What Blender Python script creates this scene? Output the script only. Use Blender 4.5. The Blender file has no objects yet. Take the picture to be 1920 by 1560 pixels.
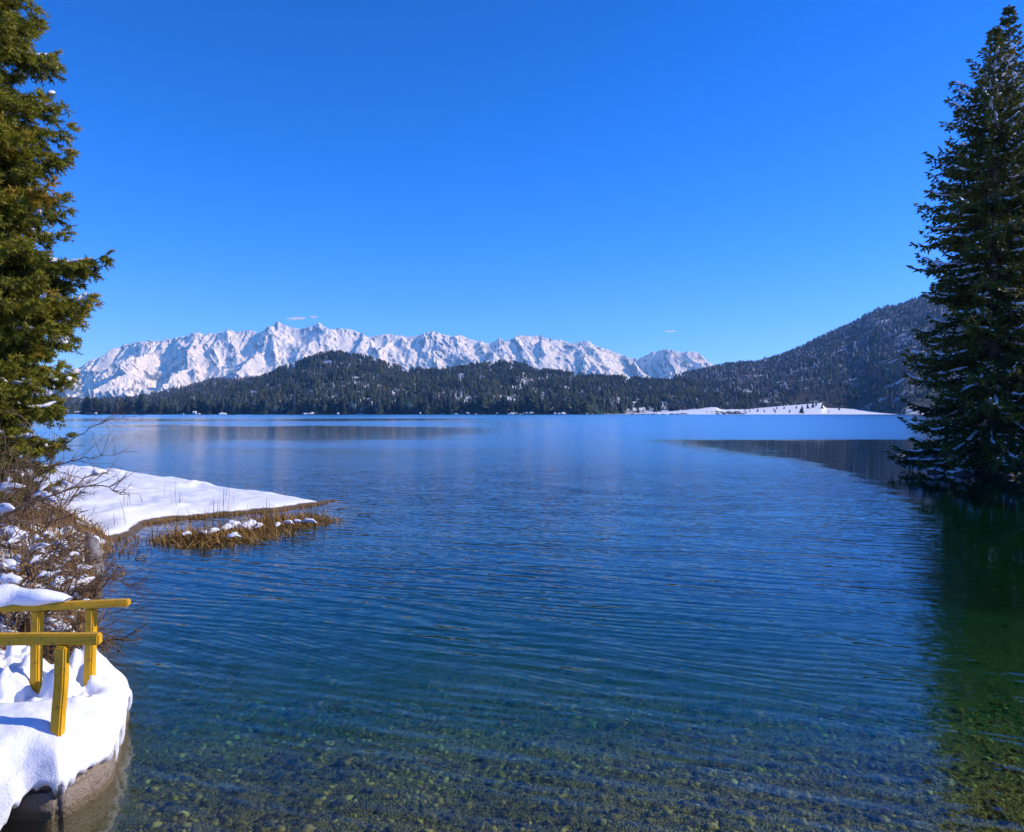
import bpy, bmesh, math, random
import numpy as np
from mathutils import Vector, Matrix, noise as mnoise

rng = np.random.default_rng(7)
random.seed(7)
S = bpy.context.scene
COL = S.collection
PI = math.pi

# ------------------------------------------------------------------ camera
F = 1440.0          # focal length in photo pixels (photo is 1920 wide)
HC = 3.2            # eye height above the water
HY = 772.0          # horizon row
cam = bpy.data.cameras.new('camera')
cam.sensor_fit = 'HORIZONTAL'
cam.sensor_width = 36
cam.lens = 36 * F / 1920
cam.clip_start = 0.1
cam.clip_end = 60000
cam_o = bpy.data.objects.new('camera', cam)
COL.objects.link(cam_o)
cam_o.location = (0, 0, HC)
cam_o.rotation_euler = (PI / 2 - math.atan(8 / F), 0, 0)
S.camera = cam_o

# ------------------------------------------------------------------ light
SUN_EL = math.radians(32)
SUN_AZ = math.radians(85)      # clockwise from the view direction (+Y)
W = bpy.data.worlds.new('World')
S.world = W
W.use_nodes = True
nt = W.node_tree
nt.nodes.clear()
out = nt.nodes.new('ShaderNodeOutputWorld')
bg = nt.nodes.new('ShaderNodeBackground')
sky = nt.nodes.new('ShaderNodeTexSky')
sky.sky_type = 'NISHITA'
sky.sun_disc = False
sky.sun_elevation = SUN_EL
sky.sun_rotation = SUN_AZ
sky.altitude = 3000
sky.air_density = 1.0
sky.dust_density = 0.0
sky.ozone_density = 3.0
bg.inputs['Strength'].default_value = 0.10
# deep polarised mountain blue: one power curve per channel, the same over the whole sky
sep = nt.nodes.new('ShaderNodeSeparateColor')
com = nt.nodes.new('ShaderNodeCombineColor')
nt.links.new(sky.outputs[0], sep.inputs[0])
SKYC = [(0.80, 0.50, 1.5), (0.0, 0.80, 1.33), (0.0, 1.42, 1.55)]
for i, (x0, a, g) in enumerate(SKYC):
    q = nt.nodes.new('ShaderNodeMath'); q.operation = 'SUBTRACT'; q.inputs[1].default_value = x0
    q2 = nt.nodes.new('ShaderNodeMath'); q2.operation = 'MAXIMUM'; q2.inputs[1].default_value = 0.0
    p = nt.nodes.new('ShaderNodeMath'); p.operation = 'POWER'; p.inputs[1].default_value = g
    m = nt.nodes.new('ShaderNodeMath'); m.operation = 'MULTIPLY'; m.inputs[1].default_value = a
    nt.links.new(sep.outputs[i], q.inputs[0]); nt.links.new(q.outputs[0], q2.inputs[0]); nt.links.new(q2.outputs[0], p.inputs[0])
    nt.links.new(p.outputs[0], m.inputs[0]); nt.links.new(m.outputs[0], com.inputs[i])
nt.links.new(com.outputs[0], bg.inputs['Color'])
nt.links.new(bg.outputs[0], out.inputs[0])

sl = bpy.data.lights.new('sun', 'SUN')
sl.energy = 4.9
sl.angle = math.radians(0.53)
sl.color = (1.0, 0.965, 0.92)
so = bpy.data.objects.new('sun', sl)
COL.objects.link(so)
sd = Vector((math.sin(SUN_AZ) * math.cos(SUN_EL), math.cos(SUN_AZ) * math.cos(SUN_EL), math.sin(SUN_EL)))
so.rotation_euler = sd.to_track_quat('Z', 'Y').to_euler()
so.location = (30, -20, 60)

S.view_settings.view_transform = 'Standard'
S.view_settings.look = 'None'
S.view_settings.exposure = 0.0
S.view_settings.gamma = 1.0
S.view_settings.use_curve_mapping = False
S.render.engine = 'CYCLES'
S.cycles.use_denoising = True
S.cycles.max_bounces = 8
S.cycles.diffuse_bounces = 3
S.cycles.glossy_bounces = 3
S.cycles.transmission_bounces = 4
S.cycles.volume_bounces = 0
S.cycles.transparent_max_bounces = 12
S.cycles.sample_clamp_indirect = 4
S.cycles.caustics_reflective = False


def wpt(px, py, z=0.0):
    """point of height z that the photograph shows at (px, py)"""
    D = (HC - z) * F / (py - HY)
    return ((px - 960) / F * D, D, z)


def xat(px, D):
    return (px - 960) / F * D


def zat(py, D):
    return HC + (HY - py) / F * D


# ------------------------------------------------------------------ numpy noise
_P = rng.random((512, 512))


def vn(x, y):
    xi = np.floor(x).astype(np.int64); yi = np.floor(y).astype(np.int64)
    xf = x - xi; yf = y - yi
    u = xf * xf * xf * (xf * (xf * 6 - 15) + 10); v = yf * yf * yf * (yf * (yf * 6 - 15) + 10)
    a = _P[xi % 512, yi % 512]; b = _P[(xi + 1) % 512, yi % 512]
    c = _P[xi % 512, (yi + 1) % 512]; d = _P[(xi + 1) % 512, (yi + 1) % 512]
    return (a * (1 - u) + b * u) * (1 - v) + (c * (1 - u) + d * u) * v


def fbm(x, y, o=4, g=0.5):
    s = 0; a = 1; t = 0
    for k in range(o):
        s = s + a * vn(x + 17.3 * k, y + 41.7 * k); t += a
        x = x * 2.03; y = y * 2.03; a *= g
    return s / t


def ridged(x, y, o=5, g=0.5):
    s = 0; a = 1; t = 0; w = 1
    for k in range(o):
        n = 1 - np.abs(2 * vn(x + 11.1 * k, y + 5.7 * k) - 1)
        n = n * n * w
        s = s + a * n; t += a
        w = np.clip(n * 1.6, 0, 1)
        x, y = (x * 2.02 * 0.96 + y * 2.02 * 0.28), (-x * 2.02 * 0.28 + y * 2.02 * 0.96)
        a *= g
    return s / t


def sst(a, b, x):
    t = np.clip((x - a) / (b - a), 0, 1)
    return t * t * (3 - 2 * t)


def poly_sdf(px, py, poly):
    """signed distance to a polygon, positive inside"""
    P = np.asarray(poly, float)
    d = np.full(px.shape, 1e18); ins = np.zeros(px.shape, bool)
    for i in range(len(P)):
        a = P[i]; b = P[(i + 1) % len(P)]
        e = b - a; wx = px - a[0]; wy = py - a[1]
        t = np.clip((wx * e[0] + wy * e[1]) / (e @ e), 0, 1)
        d = np.minimum(d, (wx - e[0] * t) ** 2 + (wy - e[1] * t) ** 2)
        c = ((a[1] <= py) & (b[1] > py)) | ((b[1] <= py) & (a[1] > py))
        with np.errstate(divide='ignore', invalid='ignore'):
            xx = a[0] + (py - a[1]) / (b[1] - a[1]) * e[0]
        ins ^= c & (px < xx)
    d = np.sqrt(d)
    return np.where(ins, d, -d)


# ------------------------------------------------------------------ mesh helpers
class Acc:
    def __init__(self):
        self.V = []; self.Fc = []; self.T = []; self.n = 0

    def add(self, V, Fc, tint=0.0):
        V = np.asarray(V, float); Fc = np.asarray(Fc, np.int64)
        self.V.append(V); self.Fc.append(Fc + self.n)
        self.T.append(np.broadcast_to(np.asarray(tint, float), (len(V),)))
        self.n += len(V)

    def build(self, name, mat, parent=None, smooth=True):
        V = np.concatenate(self.V); T = np.concatenate(self.T)
        return mesh_np(name, V, np.concatenate(self.Fc), mat, parent, smooth, {'tint': T})


def mesh_np(name, V, Fc, mat, parent=None, smooth=True, attrs=None):
    V = np.ascontiguousarray(V, np.float32); Fc = np.asarray(Fc, np.int32)
    k = Fc.shape[1]
    me = bpy.data.meshes.new(name)
    me.vertices.add(len(V)); me.vertices.foreach_set('co', V.ravel())
    me.loops.add(Fc.size); me.loops.foreach_set('vertex_index', Fc.ravel())
    me.polygons.add(len(Fc))
    me.polygons.foreach_set('loop_start', np.arange(0, Fc.size, k, dtype=np.int32))
    me.polygons.foreach_set('loop_total', np.full(len(Fc), k, np.int32))
    me.polygons.foreach_set('use_smooth', np.full(len(Fc), smooth, bool))
    for an, av in (attrs or {}).items():
        a = me.attributes.new(an, 'FLOAT', 'POINT')
        a.data.foreach_set('value', np.ascontiguousarray(av, np.float32))
    me.update(calc_edges=True)
    me.validate()
    if mat:
        me.materials.append(mat)
    o = bpy.data.objects.new(name, me)
    COL.objects.link(o)
    if parent:
        o.parent = parent
    return o


def grid_faces(n, m):
    i = np.arange(n - 1)[:, None]; j = np.arange(m - 1)[None, :]
    a = i * m + j
    return np.stack([a, a + 1, a + m + 1, a + m], -1).reshape(-1, 4)


def tag(o, label=None, cat=None, group=None, kind=None):
    if label: o['label'] = label
    if cat: o['category'] = cat
    if group: o['group'] = group
    if kind: o['kind'] = kind
    return o


def thing(name, label, cat, loc=(0, 0, 0), rz=0, group=None):
    o = bpy.data.objects.new(name, None)
    COL.objects.link(o)
    o.location = loc; o.rotation_euler = (0, 0, rz); o.empty_display_size = 0.2
    return tag(o, label, cat, group)


def copy_tree(o, parent=None):
    c = o.copy(); COL.objects.link(c)
    c.parent = parent
    for ch in list(o.children):
        copy_tree(ch, c)
    return c


def tube(pts, rad, n=5):
    P = np.asarray(pts, float); m = len(P)
    T = np.gradient(P, axis=0); T /= np.linalg.norm(T, axis=1)[:, None] + 1e-9
    ref = np.array([0.13, 0.31, 0.94]) if abs(T[0, 2]) < 0.8 else np.array([1, 0.1, 0.05])
    A = np.cross(T, ref); A /= np.linalg.norm(A, axis=1)[:, None] + 1e-9
    B = np.cross(T, A)
    th = np.arange(n) * 2 * PI / n
    R = np.broadcast_to(np.asarray(rad, float), (m,))
    V = P[:, None] + R[:, None, None] * (np.cos(th)[None, :, None] * A[:, None] + np.sin(th)[None, :, None] * B[:, None])
    i = np.arange(m - 1)[:, None]; j = np.arange(n)[None, :]; j2 = (j + 1) % n
    a = i * n + j; b = i * n + j2; c = (i + 1) * n + j2; d = (i + 1) * n + j
    Fq = np.concatenate([np.stack([a, c, b], -1).reshape(-1, 3), np.stack([a, d, c], -1).reshape(-1, 3)])
    return V.reshape(-1, 3), Fq


def ico(sub):
    bm = bmesh.new(); bmesh.ops.create_icosphere(bm, subdivisions=sub, radius=1)
    bm.verts.ensure_lookup_table()
    V = np.array([v.co[:] for v in bm.verts]); Fc = np.array([[v.index for v in f.verts] for f in bm.faces])
    bm.free(); return V, Fc


ICO1, ICO2, ICO3 = ico(1), ico(2), ico(3)


def scatter(tmplV, tmplF, P, A, B, C):
    """place a template at P with local axes A, B, C (n,3 each)"""
    V = P[:, None] + tmplV[None, :, 0:1] * A[:, None] + tmplV[None, :, 1:2] * B[:, None] + tmplV[None, :, 2:3] * C[:, None]
    n, k = len(P), len(tmplV)
    Fc = (np.arange(n) * k)[:, None, None] + tmplF[None]
    return V.reshape(-1, 3), Fc.reshape(-1, tmplF.shape[1])


# ------------------------------------------------------------------ materials
def newmat(name):
    m = bpy.data.materials.new(name); m.use_nodes = True
    t = m.node_tree; t.nodes.clear()
    o = t.nodes.new('ShaderNodeOutputMaterial')
    return m, t, o


class N:
    def __init__(self, t): self.t = t

    def node(self, typ, **kw):
        n = self.t.nodes.new(typ)
        for k, v in kw.items(): setattr(n, k, v)
        return n

    def link(self, a, b): self.t.links.new(a, b)

    def math(self, op, a, b=None, clamp=False):
        n = self.node('ShaderNodeMath', operation=op); n.use_clamp = clamp
        for i, v in enumerate((a, b)):
            if v is None: continue
            if isinstance(v, (int, float)): n.inputs[i].default_value = v
            else: self.link(v, n.inputs[i])
        return n.outputs[0]

    def noise(self, scale, detail=3, rough=0.5, vec=None, dist=0.0):
        n = self.node('ShaderNodeTexNoise')
        n.inputs['Scale'].default_value = scale; n.inputs['Detail'].default_value = detail
        n.inputs['Roughness'].default_value = rough; n.inputs['Distortion'].default_value = dist
        if vec is not None: self.link(vec, n.inputs['Vector'])
        return n

    def ramp(self, fac, stops):
        n = self.node('ShaderNodeValToRGB')
        e = n.color_ramp.elements
        while len(e) < len(stops): e.new(0.5)
        for el, (p, c) in zip(e, stops):
            el.position = p
            el.color = (c[0], c[1], c[2], 1) if isinstance(c, (tuple, list)) else (c, c, c, 1)
        self.link(fac, n.inputs[0]); return n.outputs[0]

    def mix(self, fac, a, b):
        n = self.node('ShaderNodeMix', data_type='RGBA')
        for sock, v in ((n.inputs[0], fac), (n.inputs[6], a), (n.inputs[7], b)):
            if isinstance(v, (int, float)): sock.default_value = v
            elif isinstance(v, tuple): sock.default_value = (*v, 1)
            else: self.link(v, sock)
        return n.outputs[2]

    def objco(self): return self.node('ShaderNodeTexCoord').outputs['Object']

    def attr(self, name): return self.node('ShaderNodeAttribute', attribute_name=name).outputs['Fac']

    def bump(self, h, dist, strength=1.0):
        n = self.node('ShaderNodeBump'); n.inputs['Distance'].default_value = dist
        n.inputs['Strength'].default_value = strength; self.link(h, n.inputs['Height']); return n.outputs[0]

    def bsdf(self, color, rough=0.8, normal=None, spec=0.3, **kw):
        n = self.node('ShaderNodeBsdfPrincipled')
        if isinstance(color, tuple): n.inputs['Base Color'].default_value = (*color, 1)
        else: self.link(color, n.inputs['Base Color'])
        if isinstance(rough, (int, float)): n.inputs['Roughness'].default_value = rough
        else: self.link(rough, n.inputs['Roughness'])
        n.inputs['Specular IOR Level'].default_value = spec
        if normal is not None: self.link(normal, n.inputs['Normal'])
        return n


def m_snow(name, bump=0.004, col=(0.86, 0.87, 0.88)):
    m, t, o = newmat(name); n = N(t)
    co = n.objco()
    a = n.noise(60, 4, 0.6, co).outputs[0]; b = n.noise(7, 3, 0.5, co).outputs[0]
    h = n.math('ADD', a, n.math('MULTIPLY', b, 3.0))
    c = n.mix(n.ramp(b, [(0.3, 0.0), (0.7, 1.0)]), col, (0.80, 0.82, 0.84))
    p = n.bsdf(c, 0.55, n.bump(h, bump), 0.35)
    n.link(p.outputs[0], o.inputs[0]); return m


def m_foliage(name, c0, c1, c2, trans=0.25):
    m, t, o = newmat(name); n = N(t)
    c = n.ramp(n.attr('tint'), [(0.0, c0), (0.6, c1), (1.0, c2)])
    d = n.bsdf(c, 0.6, None, 0.25)
    tr = n.node('ShaderNodeBsdfTranslucent'); n.link(c, tr.inputs[0])
    mx = n.node('ShaderNodeMixShader'); mx.inputs[0].default_value = trans
    n.link(d.outputs[0], mx.inputs[1]); n.link(tr.outputs[0], mx.inputs[2])
    n.link(mx.outputs[0], o.inputs[0]); return m


def m_bark(name, c0, c1, scale=12):
    m, t, o = newmat(name); n = N(t)
    nz = n.noise(scale, 5, 0.6, n.objco()).outputs[0]
    p = n.bsdf(n.mix(n.ramp(nz, [(0.35, 0.0), (0.65, 1.0)]), c0, c1), 0.85, n.bump(nz, 0.02))
    n.link(p.outputs[0], o.inputs[0]); return m


def m_tint(name, stops, rough=0.85):
    m, t, o = newmat(name); n = N(t)
    p = n.bsdf(n.ramp(n.attr('tint'), stops), rough, None, 0.2)
    n.link(p.outputs[0], o.inputs[0]); return m


SNOW = m_snow('snow_material')
SNOW_SMOOTH = m_snow('drifted_snow_material', 0.005)
BARK = m_bark('spruce_bark', (0.05, 0.035, 0.025), (0.13, 0.095, 0.07))
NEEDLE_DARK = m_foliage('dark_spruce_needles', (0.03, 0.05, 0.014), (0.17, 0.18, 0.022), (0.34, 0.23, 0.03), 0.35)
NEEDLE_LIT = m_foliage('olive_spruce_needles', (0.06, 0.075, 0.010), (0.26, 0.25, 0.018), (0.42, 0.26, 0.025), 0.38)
TWIG = m_tint('dry_twig', [(0.0, (0.08, 0.05, 0.03)), (0.5, (0.22, 0.14, 0.075)), (1.0, (0.38, 0.27, 0.17))])
DRY = m_tint('dry_grass_material', [(0.0, (0.13, 0.07, 0.02)), (0.5, (0.34, 0.19, 0.045)), (1.0, (0.52, 0.34, 0.12))])
LEAF = m_tint('dry_leaf_material', [(0.0, (0.12, 0.045, 0.015)), (0.5, (0.26, 0.12, 0.03)), (1.0, (0.34, 0.22, 0.09))])
FOREST = m_tint('far_forest_material', [(0.0, (0.018, 0.030, 0.022)), (0.45, (0.035, 0.055, 0.026)), (0.72, (0.07, 0.075, 0.035)),
                                        (0.82, (0.06, 0.06, 0.058)), (0.92, (0.12, 0.125, 0.135)), (1.0, (0.5, 0.52, 0.55))])


def m_mountain():
    m, t, o = newmat('mountain_snow'); n = N(t)
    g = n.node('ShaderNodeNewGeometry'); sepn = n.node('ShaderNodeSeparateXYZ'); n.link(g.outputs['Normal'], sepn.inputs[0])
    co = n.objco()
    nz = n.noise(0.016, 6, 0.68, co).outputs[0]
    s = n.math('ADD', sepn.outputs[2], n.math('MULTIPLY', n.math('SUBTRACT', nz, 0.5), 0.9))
    f = n.ramp(s, [(0.50, 0.0), (0.59, 1.0)])  # bare rock on steep faces, also painting deeper shade onto the left sides
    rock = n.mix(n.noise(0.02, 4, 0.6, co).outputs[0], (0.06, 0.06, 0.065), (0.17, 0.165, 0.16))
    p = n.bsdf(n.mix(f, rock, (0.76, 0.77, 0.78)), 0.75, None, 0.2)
    n.link(p.outputs[0], o.inputs[0]); return m


def m_hill(name, lo, hi):
    m, t, o = newmat(name); n = N(t)
    co = n.objco()
    nz = n.noise(0.02, 5, 0.65, co).outputs[0]
    f = n.ramp(nz, [(lo, 0.0), (hi, 1.0)])
    dirt = n.mix(n.noise(0.05, 4, 0.6, co).outputs[0], (0.035, 0.032, 0.024), (0.085, 0.07, 0.055))
    p = n.bsdf(n.mix(f, dirt, (0.75, 0.77, 0.8)), 0.9, None, 0.1)
    n.link(p.outputs[0], o.inputs[0]); return m


def m_bed():
    m, t, o = newmat('lake_bed_gravel'); n = N(t)
    co = n.objco()
    sp = n.node('ShaderNodeSeparateXYZ'); n.link(co, sp.inputs[0])
    v = n.node('ShaderNodeTexVoronoi'); v.inputs['Scale'].default_value = 38; n.link(co, v.inputs['Vector'])
    sc = n.node('ShaderNodeSeparateColor'); n.link(v.outputs['Color'], sc.inputs[0])
    c = n.ramp(sc.outputs[0], [(0.0, (0.075, 0.050, 0.010)), (0.5, (0.34, 0.225, 0.03)), (1.0, (0.62, 0.43, 0.07))])
    big = n.noise(0.5, 4, 0.6, co).outputs[0]
    c = n.mix(n.ramp(big, [(0.4, 0.0), (0.65, 0.7)]), c, (0.09, 0.10, 0.035))
    silt = n.mix(n.noise(0.08, 3, 0.5, co).outputs[0], (0.20, 0.24, 0.06), (0.32, 0.36, 0.10))
    deep = n.ramp(n.math('MULTIPLY', sp.outputs[2], -0.2), [(0.35, 0.0), (0.8, 1.0)])
    c = n.mix(deep, c, silt)
    land = n.ramp(sp.outputs[2], [(0.10, 0.0), (0.25, 1.0)])
    c = n.mix(land, c, (0.84, 0.85, 0.87))
    h = n.math('SUBTRACT', 1.0, v.outputs['Distance'])
    p = n.bsdf(c, 0.7, n.bump(h, 0.04), 0.2)
    n.link(p.outputs[0], o.inputs[0]); return m


def m_water():
    m, t, o = newmat('lake_water_material'); n = N(t)
    co = n.objco()
    rip = n.attr('ripple')

    def rot(ang, sx, sy, off):
        mp = n.node('ShaderNodeMapping'); n.link(co, mp.inputs['Vector'])
        mp.inputs['Rotation'].default_value = (0, 0, -ang)
        mp2 = n.node('ShaderNodeMapping'); n.link(mp.outputs[0], mp2.inputs['Vector'])
        mp2.inputs['Scale'].default_value = (sx, sy, 1); mp2.inputs['Location'].default_value = (off, off * 0.7, 0)
        return mp.outputs[0], mp2.outputs[0]

    def chop(ang, sx, sy, scale, detail, off):
        nz = n.noise(scale, detail, 0.55, rot(ang, sx, sy, off)[1], 0.4)
        return n.math('SUBTRACT', nz.outputs[0], 0.5)

    def swell(ang, wl, warp, wscale, off, envscale):
        """a train of long crested ripples: warped sine with a patchy envelope"""
        r0, r1 = rot(ang, 0.35, 1.0, off)
        sp = n.node('ShaderNodeSeparateXYZ'); n.link(r0, sp.inputs[0])
        wz = n.math('MULTIPLY', n.noise(wscale, 2, 0.5, r1).outputs[0], warp)
        ph = n.math('MULTIPLY', n.math('ADD', sp.outputs[1], wz), 2 * PI / wl)
        env = n.ramp(n.noise(envscale, 2, 0.5, r1).outputs[0], [(0.36, 0.05), (0.64, 1.0)])
        return n.math('MULTIPLY', n.math('SINE', ph), env)

    D_ = math.radians
    slopes = [(swell(D_(-25), 0.52, 1.1, 0.45, 3.1, 0.5), 0.088, D_(-25)),
              (swell(D_(-15), 0.23, 0.6, 0.8, 7.7, 0.8), 0.092, D_(-15)),
              (swell(D_(-33), 0.13, 0.4, 1.1, 17.7, 1.0), 0.062, D_(-33)),
              (chop(D_(-20), 0.25, 1.0, 4.0, 2, 9.7), 0.28, D_(-20)),
              (chop(D_(8), 0.35, 1.0, 11.0, 2, 21.3), 0.32, D_(8)),
              (chop(D_(75), 0.5, 1.0, 8.0, 2, 33.0), 0.12, D_(75))]
    sx = None; sy = None
    for s, amp, a in slopes:
        # slope across the crest: direction (-sin a, cos a)
        x = n.math('MULTIPLY', s, -math.sin(a) * amp); y = n.math('MULTIPLY', s, math.cos(a) * amp)
        sx = x if sx is None else n.math('ADD', sx, x); sy = y if sy is None else n.math('ADD', sy, y)
    sx = n.math('MULTIPLY', sx, rip); sy = n.math('MULTIPLY', sy, rip)
    cb = n.node('ShaderNodeCombineXYZ'); n.link(sx, cb.inputs[0]); n.link(sy, cb.inputs[1]); cb.inputs[2].default_value = 1
    nm = n.node('ShaderNodeVectorMath', operation='NORMALIZE'); n.link(cb.outputs[0], nm.inputs[0])
    nrm = nm.outputs[0]
    fr = n.node('ShaderNodeFresnel'); bf = n.node('ShaderNodeNewGeometry').outputs['Backfacing']
    ior = n.math('ADD', n.math('MULTIPLY', bf, 1 / 1.36 - 1.36), 1.36)   # unrefracted light meets the same Fresnel from both sides
    n.link(ior, fr.inputs['IOR']); cb2 = n.node('ShaderNodeCombineXYZ'); n.link(n.math('MULTIPLY', sx, 0.4), cb2.inputs[0]); n.link(n.math('MULTIPLY', sy, 0.4), cb2.inputs[1]); cb2.inputs[2].default_value = 1
    nm2 = n.node('ShaderNodeVectorMath', operation='NORMALIZE'); n.link(cb2.outputs[0], nm2.inputs[0])
    n.link(nm2.outputs[0], fr.inputs['Normal'])
    gl = n.node('ShaderNodeBsdfGlossy'); gl.distribution = 'BECKMANN'; n.link(n.attr('unresolved'), gl.inputs['Roughness']); n.link(nrm, gl.inputs['Normal'])
    gl.inputs['Color'].default_value = (1, 1, 1, 1)
    tr = n.node('ShaderNodeBsdfTransparent')
    rf = n.node('ShaderNodeBsdfRefraction'); rf.inputs['IOR'].default_value = 1.33; rf.inputs['Roughness'].default_value = 0.0
    n.link(nrm, rf.inputs['Normal'])
    m1 = n.node('ShaderNodeMixShader'); m1.inputs[0].default_value = 0.3
    n.link(tr.outputs[0], m1.inputs[1]); n.link(rf.outputs[0], m1.inputs[2])
    m2 = n.node('ShaderNodeMixShader'); n.link(fr.outputs[0], m2.inputs[0])
    n.link(m1.outputs[0], m2.inputs[1]); n.link(gl.outputs[0], m2.inputs[2])
    n.link(m2.outputs[0], o.inputs['Surface'])
    va = n.node('ShaderNodeVolumeAbsorption')
    va.inputs['Color'].default_value = (0.38, 0.82, 0.76, 1); va.inputs['Density'].default_value = 0.42
    n.link(va.outputs[0], o.inputs['Volume'])
    return m


def m_bank(s0=0.50):
    m, t, o = newmat('brushy_bank_ground'); n = N(t)
    co = n.objco()
    nz = n.noise(0.9, 5, 0.65, co).outputs[0]
    dirt = n.mix(n.noise(6, 4, 0.6, co).outputs[0], (0.045, 0.03, 0.018), (0.17, 0.11, 0.055))
    sp = n.node('ShaderNodeSeparateXYZ'); n.link(co, sp.inputs[0])
    dry = n.ramp(sp.outputs[2], [(0.08, 0.0), (0.16, 1.0)])
    c = n.mix(n.math('MULTIPLY', dry, n.ramp(nz, [(s0, 0.0), (s0 + 0.06, 1.0)])), dirt, (0.84, 0.85, 0.87))
    p = n.bsdf(c, 0.85, n.bump(n.noise(9, 4, 0.6, co).outputs[0], 0.06), 0.2)
    n.link(p.outputs[0], o.inputs[0]); return m


def m_spit():
    m, t, o = newmat('spit_snow_and_mud'); n = N(t)
    co = n.objco()
    sp = n.node('ShaderNodeSeparateXYZ'); n.link(co, sp.inputs[0])
    nz = n.noise(1.6, 4, 0.6, co).outputs[0]
    z = n.math('ADD', sp.outputs[2], n.math('MULTIPLY', n.math('SUBTRACT', nz, 0.5), 0.12))
    f = n.ramp(z, [(0.09, 0.0), (0.12, 1.0)])
    mud = n.mix(n.noise(9, 4, 0.6, co).outputs[0], (0.05, 0.035, 0.02), (0.19, 0.13, 0.06))
    b = n.noise(25, 4, 0.6, co).outputs[0]
    p = n.bsdf(n.mix(f, mud, (0.86, 0.87, 0.88)), 0.6, n.bump(b, 0.006), 0.3)
    n.link(p.outputs[0], o.inputs[0]); return m


def m_concrete():
    m, t, o = newmat('weathered_concrete'); n = N(t)
    co = n.objco()
    a = n.noise(5, 6, 0.65, co).outputs[0]; b = n.noise(40, 4, 0.6, co).outputs[0]
    c = n.mix(a, (0.17, 0.13, 0.09), (0.40, 0.33, 0.25))
    c = n.mix(n.ramp(b, [(0.55, 0.0), (0.7, 0.6)]), c, (0.09, 0.07, 0.05))
    v = n.node('ShaderNodeTexVoronoi', feature='DISTANCE_TO_EDGE'); v.inputs['Scale'].default_value = 3.2
    n.link(co, v.inputs['Vector'])
    cr = n.ramp(v.outputs['Distance'], [(0.0, 1.0), (0.012, 0.0)])
    c = n.mix(n.math('MULTIPLY', cr, 0.7), c, (0.05, 0.04, 0.03))
    sp = n.node('ShaderNodeSeparateXYZ'); n.link(co, sp.inputs[0])
    wet = n.ramp(sp.outputs[2], [(0.05, 1.0), (0.09, 0.0)])
    c = n.mix(n.math('MULTIPLY', wet, 0.6), c, (0.12, 0.09, 0.03))
    p = n.bsdf(c, 0.85, n.bump(n.math('ADD', n.math('MULTIPLY', a, 2.0), b), 0.02), 0.25)
    n.link(p.outputs[0], o.inputs[0]); return m


def m_yellow():
    m, t, o = newmat('weathered_yellow_paint'); n = N(t)
    co = n.objco()
    a = n.noise(4, 5, 0.6, co).outputs[0]
    mp = n.node('ShaderNodeMapping'); mp.inputs['Scale'].default_value = (30, 30, 3); n.link(co, mp.inputs[0])
    gr = n.noise(1.0, 4, 0.6, mp.outputs[0]).outputs[0]
    c = n.mix(a, (0.60, 0.31, 0.007), (0.78, 0.44, 0.010))
    wear = n.ramp(n.noise(9, 6, 0.7, co).outputs[0], [(0.57, 0.0), (0.63, 0.8)])
    c = n.mix(wear, c, (0.22, 0.12, 0.035))
    c = n.mix(n.ramp(gr, [(0.56, 0.0), (0.68, 0.45)]), c, (0.30, 0.16, 0.02))
    p = n.bsdf(c, 0.5, n.bump(gr, 0.004), 0.35)
    n.link(p.outputs[0], o.inputs[0]); return m


def m_pebble():
    m, t, o = newmat('wet_pebble'); n = N(t)
    c = n.ramp(n.attr('tint'), [(0.0, (0.015, 0.014, 0.008)), (0.35, (0.085, 0.058, 0.012)), (0.62, (0.42, 0.28, 0.035)), (1.0, (0.85, 0.62, 0.12))])
    nz = n.noise(22, 4, 0.6, n.objco()).outputs[0]
    c = n.mix(n.ramp(nz, [(0.4, 0.0), (0.7, 0.5)]), c, (0.06, 0.055, 0.025))
    p = n.bsdf(c, 0.6, n.bump(nz, 0.01), 0.25)
    n.link(p.outputs[0], o.inputs[0]); return m


BANKM = m_bank(); WATER = m_water(); BED = m_bed(); PEBBLE = m_pebble(); CONC = m_concrete(); YELLOW = m_yellow()

# ------------------------------------------------------------------ lake bed
def symgrid(lo, hi, n, k):
    """coordinates dense near 0"""
    t = np.linspace(-1, 1, n)
    s = np.sinh(t * k) / math.sinh(k)
    return np.where(s < 0, -s * lo, s * hi)


def bed_z(x, y):
    z = np.interp(y, [-60, -6, 1.2, 3.6, 5.5, 7.5, 10, 14, 22, 40, 900, 30000],
                  [6, 1.9, 1.5, 0.35, -0.36, -0.68, -1.25, -2.5, -4.2, -5.4, -6.0, -6.0])
    amp = np.interp(y, [0, 6, 20, 60], [0.04, 0.07, 0.25, 0.4])
    return z + amp * (fbm(x * 0.5 + 40, y * 0.5 + 80, 4) - 0.5) * 2


bx = symgrid(-14000, 14000, 260, 9); by = np.concatenate([np.linspace(-60, -1, 15), np.linspace(0, 16, 70), 16 * (15000 / 16) ** np.linspace(0.01, 1, 70)])
X, Y = np.meshgrid(bx, by, indexing='ij')
tag(mesh_np('lake_bed', np.stack([X, Y, bed_z(X, Y)], -1).reshape(-1, 3), grid_faces(len(bx), len(by))[:, ::-1], BED), kind='structure')

# ------------------------------------------------------------------ water (closed: surface, sides and floor)
wx = symgrid(-2600, 2600, 240, 7.5)
wy = np.concatenate([np.linspace(1.0, 20, 40), 20 * (1500 / 20) ** np.linspace(0.02, 1, 150)])
X, Y = np.meshgrid(wx, wy, indexing='ij')


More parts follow.
